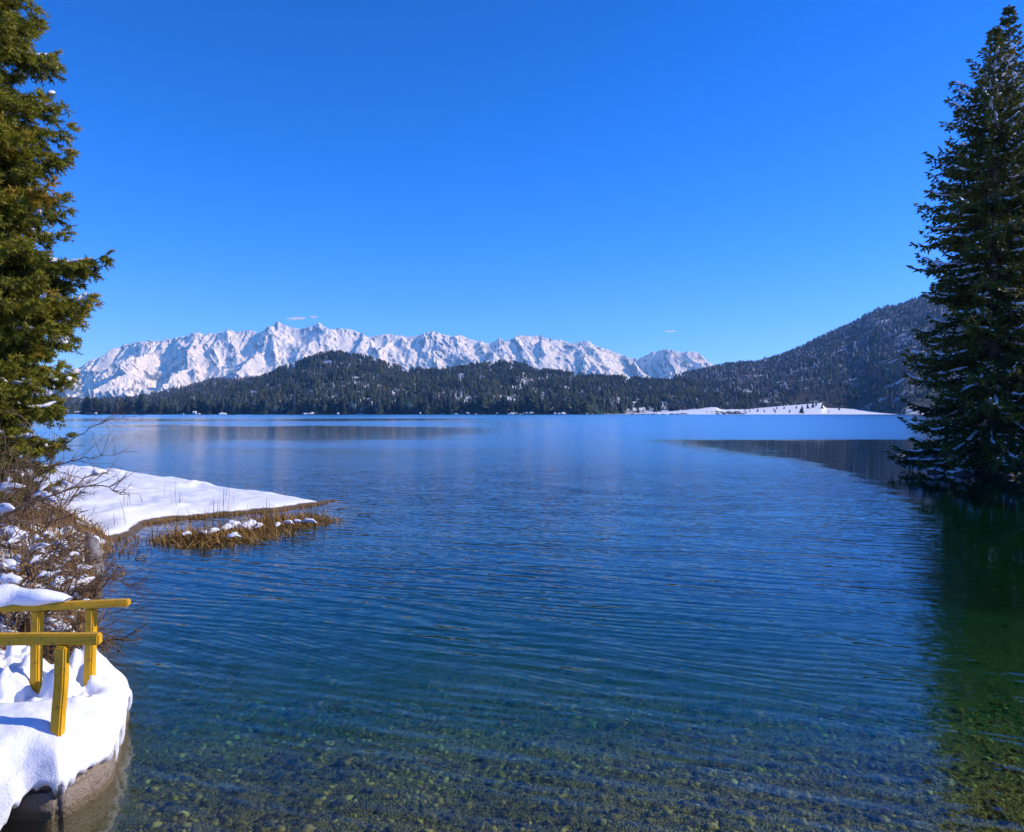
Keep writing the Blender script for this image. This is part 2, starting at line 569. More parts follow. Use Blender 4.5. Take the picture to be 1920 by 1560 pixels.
def ripple(x, y):
    """how much wind reaches the surface"""
    px = 960 + F * x / y; py = HY + HC * F / y
    r = np.interp(y, [4, 6.5, 9, 16, 30, 60, 120, 1500], [0.6, 0.85, 0.85, 0.80, 0.9, 1.0, 1.0, 1.0])
    # sheltered strip under the right bank: near mirror
    lim = np.interp(px, [1180, 1300, 1500, 1640, 1760, 2000], [826, 838, 868, 915, 1000, 1250])
    nz = (fbm(x * 0.25, y * 0.1, 3) - 0.5) * 16
    calm = sst(-7, 7, lim + nz - py) * sst(823.5, 825.5, py + nz * 0.05) * sst(1150, 1330, px)
    r = r * (1 - calm * 0.90)
    # calm water on the far left with a few wind streaks
    st = fbm(px * 0.0016 + 3, np.log(y) * 3.0, 3)
    cl = sst(1150, 700, px) * sst(880, 805, py) * sst(0.66, 0.40, st) * sst(781, 786, py)
    r = r * (1 - 0.6 * cl)
    bank = sst(180, 150, py - 772) * sst(1700, 1760, px)
    return r * (1 - 0.5 * bank)


n1, n2 = len(wx), len(wy)
top = np.stack([X, Y, np.zeros_like(X)], -1).reshape(-1, 3)
bot = top.copy(); bot[:, 2] = -8.0
ft = grid_faces(n1, n2)[:, ::-1]; fb = grid_faces(n1, n2) + n1 * n2
idx = np.arange(n1 * n2).reshape(n1, n2)
loop = np.concatenate([idx[:, 0], idx[-1, 1:], idx[-2::-1, -1], idx[0, -2:0:-1]])
nx = np.roll(loop, -1)
side = np.stack([nx, loop, loop + n1 * n2, nx + n1 * n2], -1)
rp = ripple(top[:, 0], top[:, 1])
rg = 0.02 + np.interp(top[:, 1], [8, 20, 50, 120, 400, 1500], [0.0, 0.13, 0.25, 0.29, 0.30, 0.30]) * np.clip((rp - 0.1) / 1.1, 0, 1.3)
water = tag(mesh_np('water', np.concatenate([top, bot]), np.concatenate([ft, fb, side]), WATER, None, True,
                    {'ripple': np.concatenate([rp, rp]), 'unresolved': np.concatenate([rg, rg])}), kind='structure')
water.data.polygons.foreach_set('use_smooth', np.zeros(len(water.data.polygons), bool))

# ------------------------------------------------------------------ far hills
def fan(name, u, D0, D1, D2, ridge_px, mat, rows=40, bump=6.0, foot=0.0, seed=0.0, curve=0.85):
    """hillside from shore D0(u) up to the ridge at D1 and down behind to D2; returns a height lookup"""
    t = np.concatenate([[-0.06], np.linspace(0, 1, rows), np.linspace(1.08, 2, 10)])
    U, T = np.meshgrid(u, t, indexing='ij')
    d0 = np.interp(U, *D0); d1 = np.interp(U, *D1)
    D = np.where(T <= 1, d0 + (d1 - d0) * T, d1 + (D2 - d1) * (T - 1))
    zr = HC + (HY - np.interp(U, *ridge_px)) / F * d1
    Tc = np.clip(T, 0, 1)
    prof = np.where(T <= 1, Tc ** curve, 1 - 0.8 * (T - 1) ** 1.3)
    Xw = (U - 960) / F * D
    nb = (fbm(Xw / 160 + seed, D / 160 + seed, 4) - 0.5) * 2 + 0.5 * (ridged(Xw / 260 + seed, D / 500, 3) - 0.5)
    z = foot + (zr - foot) * prof + bump * nb * np.sin(np.clip(Tc, 0, 1) * PI) * (1 - 0.3 * Tc)
    z = np.where(T < 0, -7.0, z)
    V = np.stack([Xw, D, z], -1).reshape(-1, 3)
    o = tag(mesh_np(name, V, grid_faces(len(u), len(t))[:, ::-1], mat), kind='structure')

    def at(uq, tq):
        uu = np.interp(uq, u, np.arange(len(u))); tt = np.interp(tq, t, np.arange(len(t)))
        i = np.clip(uu.astype(int), 0, len(u) - 2); j = np.clip(tt.astype(int), 0, len(t) - 2)
        a = uu - i; b = tt - j
        G = np.stack([Xw, D, z], -1)
        return (G[i, j] * ((1 - a) * (1 - b))[:, None] + G[i + 1, j] * (a * (1 - b))[:, None]
                + G[i, j + 1] * ((1 - a) * b)[:, None] + G[i + 1, j + 1] * (a * b)[:, None])
    return o, at


HM1 = m_hill('wooded_hill_ground', 0.46, 0.58)
HM2 = m_hill('snowy_hill_ground', 0.52, 0.72)
rL = ([-700, 0, 165, 240, 300, 370, 400, 440, 500, 560, 640, 800], [735, 745, 750, 747, 740, 722, 712, 714, 706, 716, 740, 765])
rC = ([150, 250, 330, 400, 450, 500, 545, 590, 630, 680, 720, 760, 800, 850, 905, 940, 980, 1010, 1060, 1100, 1150, 1190, 1240, 1290, 1350, 1450, 1600],
      [768, 760, 745, 733, 722, 707, 688, 670, 662, 670, 682, 694, 697, 693, 684, 681, 687, 698, 700, 708, 708, 712, 716, 715, 722, 740, 765])
rR = ([1000, 1120, 1240, 1290, 1330, 1375, 1420, 1450, 1500, 1560, 1620, 1640, 1680, 1740, 1800, 1920, 2100, 2600],
      [768, 745, 718, 699, 690, 683, 678, 672, 652, 623, 594, 581, 573, 553, 538, 508, 470, 400])
hillL, atL = fan('hill', np.arange(-700, 801, 12.0), ([0, 1], [1000, 1000]), ([0, 1], [1900, 1900]), 2600, rL, HM1, seed=3)
hillC, atC = fan('hill', np.arange(150, 1601, 10.0), ([150, 1100, 1170, 1600], [930, 930, 1090, 1110]), ([150, 1600], [1550, 1600]), 2300, rC, HM1, seed=9)
hillR, atR = fan('hill', np.arange(1000, 2601, 12.0), ([1000, 1600, 1700, 2600], [1120, 1110, 960, 900]), ([1000, 1600, 2600], [2100, 2300, 2300]), 3200, rR, HM2, seed=14, bump=10)

# snow field on the far shore
u = BU = np.arange(1120, 1701, 3.0)
topy = np.interp(u, [1120, 1165, 1260, 1335, 1345, 1352, 1400, 1470, 1540, 1548, 1600, 1650, 1700], [777, 776, 770, 763, 763.5, 767, 767, 761, 755.5, 765, 766, 771, 776.5])
t = np.linspace(0, 1, 14)
U, T = np.meshgrid(u, t, indexing='ij')
D = 915 + 215 * T
Zt = np.maximum(HC + (HY - topy[:, None]) / F * 1130, 0.4)
Z = -0.3 + (Zt + 0.3) * T
tag(mesh_np('beach', np.stack([(U - 960) / F * D, D, Z], -1).reshape(-1, 3), grid_faces(len(u), len(t))[:, ::-1], SNOW_SMOOTH), kind='structure')


def beach_pt(px, f):
    D = 915 + 215 * f
    zt = max(HC + (HY - float(np.interp(px, BU, topy))) / F * 1130, 0.4)
    return Vector(((px - 960) / F * D, D, -0.3 + (zt + 0.3) * f))


# ------------------------------------------------------------------ far forest: ragged little conifers and bare crowns
def conifer_template(tiers, seed):
    r = np.random.default_rng(seed); V = []; Fc = []; n = 0
    for k in range(tiers):
        z0 = 0.06 + 0.9 * k / tiers; z1 = min(1.0, z0 + 1.5 / tiers)
        R = 0.20 * (1 - k / tiers) ** 0.8 + 0.025
        m = 6
        ang = np.arange(m) * 2 * PI / m + r.random() * 3
        rr = R * (0.65 + 0.7 * r.random(m))
        V += [[rr[i] * math.cos(ang[i]), rr[i] * math.sin(ang[i]), z0 + 0.05 * r.normal()] for i in range(m)] + [[0, 0, z1]]
        Fc += [[n + i, n + (i + 1) % m, n + m] for i in range(m)]
        n += m + 1
    return np.array(V), np.array(Fc)


def bare_template(seed):
    r = np.random.default_rng(seed); V = []; Fc = []; n = 0
    for k in range(9):
        a = r.random() * 2 * PI; rad = 0.10 + 0.16 * r.random(); h = 0.45 + 0.55 * r.random()
        b = a + 0.5
        V += [[0, 0, 0.1 + 0.2 * r.random()], [rad * math.cos(a), rad * math.sin(a), h], [rad * 0.6 * math.cos(b), rad * 0.6 * math.sin(b), h * 0.9]]
        Fc += [[n, n + 1, n + 2]]; n += 3
    return np.array(V), np.array(Fc)


CONI = [conifer_template(4, s) for s in range(4)]
BARE = [bare_template(s) for s in range(3)]


def forest(name, at, u0, u1, n, hlo, hhi, tintfn, skip=None, bare=0.15, tpow=0.8, front=False, wide=1.25):
    uq = rng.uniform(u0, u1, n); tq = rng.random(n) ** tpow * 1.03
    if front: tq = rng.random(n) ** 2 * 0.06
    P = at(uq, tq)
    if skip is not None:
        py = HY - (P[:, 2] - HC) / P[:, 1] * F
        k = ~skip(uq, py); uq, tq, P = uq[k], tq[k], P[k]
    n = len(P)
    H = rng.uniform(hlo, hhi, n) * (0.55 + 0.9 * fbm(uq / 18, tq * 14, 3)) * (1 + 0.06 * rng.normal(size=n) ** 2)
    kind = rng.random(n) < bare * 2 * fbm(uq / 40 + 7, tq * 6 + 3, 3)
    tint = tintfn(uq, tq, n); tint = np.where(kind, rng.uniform(0.78, 0.96, n), tint)
    acc = Acc()
    which = rng.integers(0, 12, n)
    for k in range(12):
        isb = k >= 9
        s = (which == k)
        for tm, sel in ((CONI[k % 4], s & ~kind), (BARE[k % 3], s & kind)):
            m = int(sel.sum())
            if not m: continue
            an = rng.random(m) * 2 * PI; h = H[sel]; w = h * wide * rng.uniform(0.8, 1.35, m)
            A = np.stack([np.cos(an), np.sin(an), 0 * an], -1) * w[:, None]; B = np.stack([-np.sin(an), np.cos(an), 0 * an], -1) * w[:, None]
            C = np.stack([0 * h, 0 * h, h], -1)
            V, Fc = scatter(tm[0], tm[1], P[sel] - np.array([0, 0, 0.5]), A, B, C)
            acc.add(V, Fc, np.repeat(tint[sel], len(tm[0])))
    return tag(acc.build(name, FOREST, None, True), kind='stuff')


def clear_c(uq, py):
    nz = fbm(uq / 9 + 3, py / 7, 3)
    e = ((uq - 985) / 16) ** 2 + ((py - 716) / 6) ** 2
    e2 = ((uq - 965) / 14) ** 2 + ((py - 752) / 9) ** 2
    e3 = ((uq - 925) / 8) ** 2 + ((py - 770) / 5) ** 2
    e4 = ((uq - 990) / 7) ** 2 + ((py - 771) / 5) ** 2
    return (np.minimum(np.minimum(e, e2), np.minimum(e3, e4)) < 0.6 + nz) | (nz > 0.66)


tC = lambda uq, tq, n: np.clip(0.25 + 1.6 * (fbm(uq / 30, tq * 8, 3) - 0.5) + rng.normal(0, 0.16, n) + 0.12, 0, 0.74)
tL = lambda uq, tq, n: np.where(rng.random(n) < 0.5 * sst(0.15, 0.5, tq), rng.uniform(0.74, 0.9, n), np.clip(rng.normal(0.35, 0.2, n), 0, 0.74))
tR = lambda uq, tq, n: np.where(rng.random(n) < 0.28 * sst(0.1, 0.35, tq), rng.uniform(0.88, 0.99, n), np.clip(rng.normal(0.25, 0.2, n), 0, 0.74))
forest('forest', atL, -500, 760, 11000, 5.5, 9.5, tL, None, 0.5)
forest('forest', atC, 160, 1560, 22000, 5.5, 10, tC, clear_c, 0.22)
forest('forest', atC, 160, 1170, 1100, 9, 17, lambda a, b, n: rng.uniform(0, 0.35, n), clear_c, 0.1, front=True)
forest('forest', atR, 1050, 2350, 24000, 5.5, 10, tR, lambda a, b: fbm(a / 9, b / 9, 3) > 0.70, 0.35, 0.9)

# ------------------------------------------------------------------ snow mountains
prof = np.array([(-500, 690), (-200, 700), (20, 715), (110, 700), (150, 685), (180, 672), (215, 652), (250, 640), (262, 637), (300, 637), (345, 630), (370, 621),
                 (385, 627), (420, 620), (470, 619), (488, 623), (505, 612), (522, 602), (545, 613), (575, 614), (597, 605), (615, 617), (635, 613), (665, 621),
                 (690, 630), (720, 624), (750, 628), (790, 626), (810, 619), (835, 627), (870, 629), (895, 638), (920, 640), (937, 631), (945, 640), (975, 628),
                 (1000, 626), (1040, 633), (1065, 641), (1095, 637), (1115, 645), (1150, 659), (1195, 671), (1215, 662), (1245, 652), (1275, 658), (1300, 655),
                 (1330, 677), (1380, 715), (1450, 745), (1600, 760)])
u = np.arange(-300, 1561, 1.9)
t = np.concatenate([np.linspace(0, 1, 190), np.linspace(1.03, 1.5, 8)])
U, T = np.meshgrid(u, t, indexing='ij')
D = 6400 + 3600 * T
Xw = (U - 960) / F * D
A = HY - np.interp(U, prof[:, 0], prof[:, 1]) + 5.0 * (ridged(U / 16, U * 0 + 3, 3) - 0.5)
mr = np.random.default_rng(41)
SEG = []


def add_ridge(P, k):
    for p, q in zip(P[:-1], P[1:]): SEG.append((p, q, k))


cu = np.arange(-300, 1560, 12.0)
cD = 9500 + 500 * (fbm(cu / 130, cu * 0 + 5, 3) - 0.5)
crest = [np.array([(a_ - 960) / F * d_, d_, HC + (HY - np.interp(a_, prof[:, 0], prof[:, 1])) / F * d_]) for a_, d_ in zip(cu, cD)]
add_ridge(crest, 0.85)
i = 1
while i < len(crest) - 1:
    c0 = crest[i]; ang_ = mr.normal(0.15, 0.55); L = mr.uniform(1300, 2900); P = [c0 * (1, 1, 0.985)]; m = 9
    for j in range(1, m):
        s_ = j / (m - 1); ang_ += mr.normal(0, 0.16)
        q = P[-1] + np.array([math.sin(ang_) * L / m, -math.cos(ang_) * L / m, 0])
        q[2] = c0[2] * (1 - 0.86 * s_ ** 0.85) + c0[2] * 0.05 * mr.normal() * (1 - s_)
        P.append(q)
        if 1 < j < m - 1:
            sd_ = 1 if j % 2 else -1
            a2 = ang_ + sd_ * mr.uniform(0.6, 1.1); L2 = L * mr.uniform(0.16, 0.34) * (1.2 - s_); B = [q.copy()]
            for e_ in range(1, 5):
                a2 += mr.normal(0, 0.2)
                w_ = B[-1] + np.array([math.sin(a2) * L2 / 4, -math.cos(a2) * L2 / 4, 0]); w_[2] = q[2] * (1 - 0.15 * e_) ; B.append(w_)
            add_ridge(B, mr.uniform(0.75, 1.1))
    add_ridge(P, mr.uniform(0.7, 1.0))
    i += int(mr.integers(2, 6))
gx_ = Xw + 90 * (fbm(Xw / 420, D / 420, 4, 0.42) - 0.5) * 2
gy_ = D + 90 * (fbm(Xw / 420 + 50, D / 420 + 9, 4, 0.42) - 0.5) * 2
Z = np.full(Xw.shape, -1e9)
for p, q, k in SEG:
    R_ = 1500
    lo_, hi_ = min(p[0], q[0]) - R_, max(p[0], q[0]) + R_
    sel = (gx_ > lo_) & (gx_ < hi_) & (gy_ > min(p[1], q[1]) - R_) & (gy_ < max(p[1], q[1]) + R_)
    x_ = gx_[sel] - p[0]; y_ = gy_[sel] - p[1]; e = q - p
    tt = np.clip((x_ * e[0] + y_ * e[1]) / (e[0] ** 2 + e[1] ** 2), 0, 1)
    dist = np.hypot(x_ - tt * e[0], y_ - tt * e[1])
    left = (x_ - tt * e[0]) < 0
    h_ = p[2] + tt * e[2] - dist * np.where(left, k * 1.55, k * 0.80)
    Z[sel] = np.maximum(Z[sel], h_)
r2 = ridged((gx_ + 0.4 * gy_) / 230, gy_ / 420, 5, 0.55); r3 = ridged(gx_ / 75 + 4, gy_ / 110, 4, 0.6)
Tc = np.clip(T, 0, 1)
Z = Z + 95 * (r2 - 0.42) * sst(0.0, 0.2, Tc) + 24 * (r3 - 0.42)
cap = (HC + A / F * D) * (0.99 + 0.01 * r2 + 0.01 * r3)
cD2 = 9500 + 500 * (fbm(U / 130, U * 0 + 5, 3) - 0.5)
Z = np.maximum(Z, cap - 1.15 * np.abs(D - cD2))
Z = np.minimum(np.maximum(Z, 20 + 130 * Tc + 220 * r2), cap)
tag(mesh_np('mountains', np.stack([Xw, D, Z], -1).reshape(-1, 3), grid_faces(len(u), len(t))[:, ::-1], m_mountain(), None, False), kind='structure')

# ------------------------------------------------------------------ wisps of cloud
m_cl, t_, o_ = newmat('cloud_material'); n_ = N(t_)
lw = n_.node('ShaderNodeLayerWeight'); lw.inputs['Blend'].default_value = 0.4
df = n_.node('ShaderNodeBsdfTranslucent'); df.inputs[0].default_value = (1, 1, 1, 1)
tp = n_.node('ShaderNodeBsdfTransparent'); mxx = n_.node('ShaderNodeMixShader')
n_.link(n_.ramp(lw.outputs['Facing'], [(0.1, 0.45), (0.75, 1.0)]), mxx.inputs[0]); n_.link(df.outputs[0], mxx.inputs[1]); n_.link(tp.outputs[0], mxx.inputs[2])
n_.link(mxx.outputs[0], o_.inputs[0])
for px, py, w, h, lab in ((556, 597, 15, 3.2, 'larger white cloud wisp hanging above the tallest snow peak'),
                          (588, 595, 6, 2.2, 'tiny faint cloud puff just right of the larger wisp over the peaks'),
                          (1257, 621, 9, 1.6, 'thin flat cloud streak above the low snow peaks beside the wooded hill')):
    Dc = 13500; acc = Acc()
    for k in range(7):
        f = (k - 3) / 3.5
        V = ICO3[0] * np.array([w * 0.42, w * 0.3, 1.5 * h * (0.9 - 0.5 * abs(f)) * (0.7 + 0.5 * random.random())]) * Dc / F
        V = V * (1 + 0.25 * np.array([mnoise.noise(Vector(v) * 3 + Vector((k * 3, 0, px))) for v in ICO3[0]]))[:, None]
        acc.add(V + np.array([f * w * Dc / F, 0, random.uniform(-0.4, 0.6) * h * Dc / F]), ICO3[1])
    o = acc.build('cloud', m_cl); o.location = (xat(px, Dc), Dc, zat(py, Dc))
    tag(o, lab, 'cloud', 'small clouds over the mountains')

# ------------------------------------------------------------------ haze
hm, t_, o_ = newmat('haze_air'); n_ = N(t_)
pv = n_.node('ShaderNodeVolumePrincipled')
pv.inputs['Color'].default_value = (0.17, 0.50, 1.0, 1); pv.inputs['Density'].default_value = 8.8e-5
pv.inputs['Absorption Color'].default_value = (1, 1, 1, 1)
n_.link(pv.outputs[0], o_.inputs['Volume'])
bm = bmesh.new(); bmesh.ops.create_cube(bm, size=1)
me = bpy.data.meshes.new('haze'); bm.to_mesh(me); bm.free(); me.materials.append(hm)
hz = bpy.data.objects.new('haze', me); COL.objects.link(hz)
z0, z1 = -9.6, 1450.0
hz.location = (0, 6000, (z0 + z1) / 2); hz.scale = (30000, 13600, z1 - z0)
tag(hz, kind='stuff')

# ------------------------------------------------------------------ near banks
spit_poly = [wpt(628, 938)[:2]] + [wpt(*p, 0.3)[:2] for p in ((590, 929), (540, 919), (500, 914), (440, 906), (385, 897), (330, 890), (250, 879), (120, 868), (20, 861))] + \
            [(-34, 50), (-34, 17), (-12, 17)] + \
            [wpt(*p)[:2] for p in ((185, 1022), (245, 1003), (262, 984), (330, 974), (430, 966), (520, 957), (590, 947))]
bank_poly = [(-34, 52), (-30, 46), (-22, 33), (-17.5, 26), (-13, 22), (-10.3, 19.6), (-8.7, 16.2), (-7.15, 13), (-5.9, 10.6), (-5.3, 9.0), (-5.6, 6.5), (-6.6, 4), (-8, 1), (-30, 0), (-60, 10), (-60, 52)]


def spit_z(x, y):
    d = poly_sdf(x, y, spit_poly) + 0.42 * (fbm(x * 1.3, y * 0.8, 3) - 0.5)
    z = np.where(d > 0, 0.03 + 0.22 * (1 - np.exp(-d / 0.30)) + 0.028 * np.minimum(d, 8), 0.03 + d * 0.5)
    bumps = 0.22 * (fbm(x * 0.8 + 4, y * 0.45, 3) - 0.5) + 0.09 * (fbm(x * 3, y * 2, 3) - 0.5)
    bumps = bumps + 0.30 * (ridged(x * 0.55 + 1, y * 0.4 + 2, 3) - 0.4) * sst(2.6, 0.6, d) * sst(-8.5, -10.5, x)
    return z + bumps * sst(0.1, 1.2, d)


def bank_z(x, y):
    d = poly_sdf(x, y, bank_poly) + 0.4 * (fbm(x * 0.9 + 9, y * 0.9, 3) - 0.5)
    return np.where(d > 0, 0.05 + 1.15 * (1 - np.exp(-d / 1.6)) + 0.10 * np.minimum(d, 15), d * 1.7) + 0.3 * (fbm(x * 0.8, y * 0.8 + 5, 4) - 0.5) * sst(0, 1.5, d)


def heightfield(name, x0, x1, y0, y1, nx_, ny_, fn, mat, zmin=-0.7, warp=None):
    xs = np.linspace(x0, x1, nx_); ys = np.linspace(y0, y1, ny_) if warp is None else y0 * (y1 / y0) ** np.linspace(0, 1, ny_)
    Xg, Yg = np.meshgrid(xs, ys, indexing='ij'); Zg = fn(Xg, Yg)
    Fq = grid_faces(nx_, ny_)[:, ::-1]
    keep = Zg.reshape(-1)[Fq].max(axis=1) > zmin
    Fq = Fq[keep]; used, inv = np.unique(Fq, return_inverse=True)
    V = np.stack([Xg, Yg, Zg], -1).reshape(-1, 3)[used]
    return mesh_np(name, V, inv.reshape(Fq.shape), mat)


tag(heightfield('snow_spit', -34, -5.5, 17, 50, 240, 260, spit_z, m_spit(), -0.6, 1), kind='structure')
tag(heightfield('bank', -58, -4.5, 1, 52, 260, 240, bank_z, BANKM, -4.0), kind='structure')

rb_poly = [(24.2, 42.5), (23.9, 40), (24.1, 36.6), (24.3, 34.5), (27, 30), (33, 25), (60, 18), (80, 40), (70, 80), (38, 70), (28, 56), (24, 48)]


def rbank_z(x, y):
    d = poly_sdf(x, y, rb_poly) + 0.5 * (fbm(x * 0.7 + 2, y * 0.7, 3) - 0.5)
    return np.where(d > 0, 0.04 + 0.22 * (1 - np.exp(-d / 0.8)) + 0.12 * np.minimum(d, 12), d * 0.8) + 0.25 * (fbm(x * 1.1, y * 1.1, 4) - 0.5) * sst(0, 1, d)


tag(heightfield('bank', 20, 80, 15, 82, 160, 160, rbank_z, m_bank(0.545), -4.0), kind='structure')

# ------------------------------------------------------------------ spruces
SPIN_V = np.array([[0, 0, 0], [1, 0, .3], [-.5, .87, .4], [-.5, -.87, .25], [.5, .1, .75], [-.35, -.4, .7], [0, 0, 1.0]])
SPIN_F = np.array([[0, 2, 1], [0, 3, 2], [0, 1, 3], [1, 2, 4], [2, 3, 5], [3, 1, 4], [4, 2, 5], [4, 5, 3], [4, 6, 5]])


def brush_template(n, seed, wide=0.16):
    r = np.random.default_rng(seed); V = []; Fc = []
    V += [[0.05, 0, 0], [-0.05, 0.03, 0], [0, 0, 1.0]]; Fc += [[0, 1, 2]]
    for k in range(n):
        s = (k + 0.5) / n * 0.85; a = k * 2.4 + r.random() * 0.6
        c, sn = math.cos(a), math.sin(a); L = 0.95 - 0.35 * s
        b = len(V)
        V += [[-sn * wide, c * wide, s], [sn * wide, -c * wide, s + 0.06], [c * L, sn * L, s + 0.30]]
        Fc += [[b, b + 1, b + 2]]
    return np.array(V), np.array(Fc)


def spruce(H, prof, seed, whorls, per, tmpl, shoot_l, shoot_w, lat_gap, base_h, needle_mat, name, label, group, snow=0.5, bare=0.0, latk=0.5, zj=0.35):
    """prof: list of (height, radius). Shoots, branches and snow are grown branch by branch."""
    r = np.random.default_rng(seed)
    ph, pr = zip(*prof)
    root = thing(name, label, 'tree', group=group)
    P = []; Dr = []; L = []; Wd = []; Ti = []
    wood = Acc(); sn = Acc()
    zs = base_h + (H - base_h) * (np.arange(whorls) + 0.5) / whorls
    for zi in zs:
        R0 = np.interp(zi, ph, pr)
        nb = per if zi < H * 0.85 else max(4, per - 2)
        a0 = r.random() * 6.28
        for k in range(nb):
            az = a0 + k * 2 * PI / nb + r.normal(0, 0.25)
            z = zi + r.normal(0, zj * (H - base_h) / whorls)
            if z > H - 0.25: z = H - 0.25
            Lb = max(0.12, R0 * r.uniform(0.62, 1.12))
            if r.random() < 0.08: Lb *= 1.15
            f = (z - base_h) / (H - base_h)
            up0 = np.interp(f, [0, 0.5, 0.85, 1], [-0.12, 0.02, 0.35, 0.9]) + r.normal(0, 0.10)
            droop = np.interp(f, [0, 0.6, 1], [0.30, 0.20, 0.0]) * r.uniform(0.6, 1.3)
            s = np.linspace(0, 1, 9)
            rad = Lb * s
            zz = z + Lb * (up0 * s - droop * np.sin(s * PI * 0.75) * s + 0.16 * s ** 3)
            wob = Lb * 0.04 * np.sin(s * 5 + r.random() * 6)
            ca, sa = math.cos(az), math.sin(az)
            pts = np.stack([ca * rad - sa * wob, sa * rad + ca * wob, zz], -1)
            V, Fc = tube(pts, np.linspace(0.012 + 0.011 * Lb, 0.004, 9), 3)
            wood.add(V, Fc, 0.3)
            bt = r.normal(0.42, 0.14) + 0.12 * (f - 0.5)
            # laterals
            nl = max(4, int(Lb / lat_gap))
            ss = np.clip((np.arange(nl) + r.random(nl)) / nl * 0.86 + 0.14, 0, 1)
            for sd_ in (-1, 1):
                for sv in ss:
                    if r.random() < bare * (1 - sv): continue
                    p0 = np.array([np.interp(sv, s, pts[:, q]) for q in range(3)])
                    ll = min(1.3, 0.16 + latk * Lb * (1.02 - sv) * (0.5 + 0.7 * sv)) * r.uniform(0.6, 1.2)
                    la = az + sd_ * r.uniform(0.55, 1.05)
                    d0 = np.array([math.cos(la), math.sin(la), r.normal(-0.12, 0.16)])
                    ns = max(1, int(ll / (shoot_l * 0.62)))
                    q = (np.arange(ns) + 0.2) / ns
                    pp = p0 + d0 * (q * ll)[:, None]; pp[:, 2] -= 0.22 * ll * q * q
                    # every station: a forward shoot and one or two side shoots
                    for j in range(ns):
                        for w_ in range(3 if j else 2):
                            dv = d0 + r.normal(0, 0.42, 3) * (1, 1, 0.7)
                            if w_ == 2: dv[2] -= 0.6
                            P.append(pp[j]); Dr.append(dv); L.append(shoot_l * r.uniform(0.7, 1.25)); Wd.append(shoot_w * r.uniform(0.7, 1.3))
                            Ti.append(bt + r.normal(0, 0.13) + 0.22 * (sv > 0.9))
            for j in range(3):      # tip
                dv = np.array([ca, sa, 0.25]) + r.normal(0, 0.3, 3)
                P.append(pts[-1] - 0.1 * dv); Dr.append(dv); L.append(shoot_l * r.uniform(0.8, 1.2)); Wd.append(shoot_w); Ti.append(bt + 0.3)
            # snow lying along the branch
            if r.random() < snow and Lb > 0.8:
                for _ in range(r.integers(2, 5)):
                    a, b = sorted(r.uniform(0.25, 1.0, 2)); b = min(b, a + 0.35)
                    if b - a < 0.05: continue
                    q = np.linspace(a, b, 6)
                    sp = np.stack([np.interp(q, s, pts[:, k2]) for k2 in range(3)], -1) + r.normal(0, 0.025, (6, 3))
                    wdt = (0.035 + 0.05 * r.random()) * (1.05 if H > 22 else 0.8)
                    sp[:, 2] += 0.5 * wdt + 0.05
                    V, Fc = tube(sp, wdt * np.array([0.3, 0.9, 1.1, 0.8, 1.0, 0.25]) * r.uniform(0.7, 1.3, 6), 5)
                    sn.add(V, Fc)
    # leader
    for q in range(10):
        P.append(np.array([0, 0, H - 0.1 * q])); Dr.append(np.array([r.normal(0, .4), r.normal(0, .4), 1])); L.append(shoot_l); Wd.append(shoot_w * 0.7); Ti.append(0.4)
    P = np.array(P); Dr = np.array(Dr); Dr /= np.linalg.norm(Dr, axis=1)[:, None]
    L = np.array(L); Wd = np.array(Wd); Ti = np.clip(np.array(Ti), 0, 1)
    ref = r.normal(size=(len(P), 3)); A = np.cross(Dr, ref); A /= np.linalg.norm(A, axis=1)[:, None]; B = np.cross(Dr, A)
    V, Fc = scatter(tmpl[0], tmpl[1], P, A * Wd[:, None], B * Wd[:, None], Dr * L[:, None])
    ac = Acc(); ac.add(V, Fc, np.repeat(Ti, len(tmpl[0]))); ac.build('needles', needle_mat, root, False)['kind'] = 'stuff'
    # snow caps on a share of the shoots
    if snow > 0:
        k = np.where((r.random(len(P)) < 0.035 * snow * (1.0 if H > 22 else 0.35)) & (Dr[:, 2] > -0.5))[0]
        pp = P[k] + Dr[k] * (L[k] * 0.5)[:, None]; pp[:, 2] += 0.5 * Wd[k]
        hz_ = Dr[k].copy(); hz_[:, 2] *= 0.5
        Bz = np.stack([-hz_[:, 1], hz_[:, 0], 0 * hz_[:, 0]], -1); Bz /= np.linalg.norm(Bz, axis=1)[:, None] + 1e-6
        V, Fc = scatter(ICO1[0], ICO1[1], pp, hz_ * (L[k] * 0.5)[:, None], Bz * (Wd[k] * 0.8)[:, None], np.stack([0 * k, 0 * k, Wd[k] * 0.5], -1))
        sn.add(V, Fc)
        sn.build('snow_load', SNOW, root)['kind'] = 'stuff'
    # trunk
    zt = np.linspace(-0.8, H, 14)
    V, Fc = tube(np.stack([0.05 * np.sin(zt * 0.6), 0.05 * np.cos(zt * 0.5), zt], -1), np.interp(zt, [-0.8, 0.3, H], [0.020 * H, 0.014 * H, 0.01]), 9)
    tr = Acc(); tr.add(V, Fc); tr.build('trunk', BARK, root)
    wood.build('branches', BARK, root)['kind'] = 'stuff'
    return root


# right bank: two tall spruces growing together, a third at the picture edge, more behind
gR = 'spruces on the right bank'
DA, DB = 40.5, 46.0
zA = 0.35
HA = zat(55, DA) - zA
kA = DA / F


def profR(H, k):
    h = np.array([0.0, 0.6, 2.2, 4.6, 8.3, 11.5, 14.5, 17.0, 19.5, 21.0, 22.6, 24.3, 25.5]) / 25.5 * H
    rr = np.array([4.4, 5.3, 5.4, 4.8, 4.5, 4.25, 3.95, 3.6, 2.95, 2.3, 1.45, 0.55, 0.05]) * k
    return list(zip(h, rr))


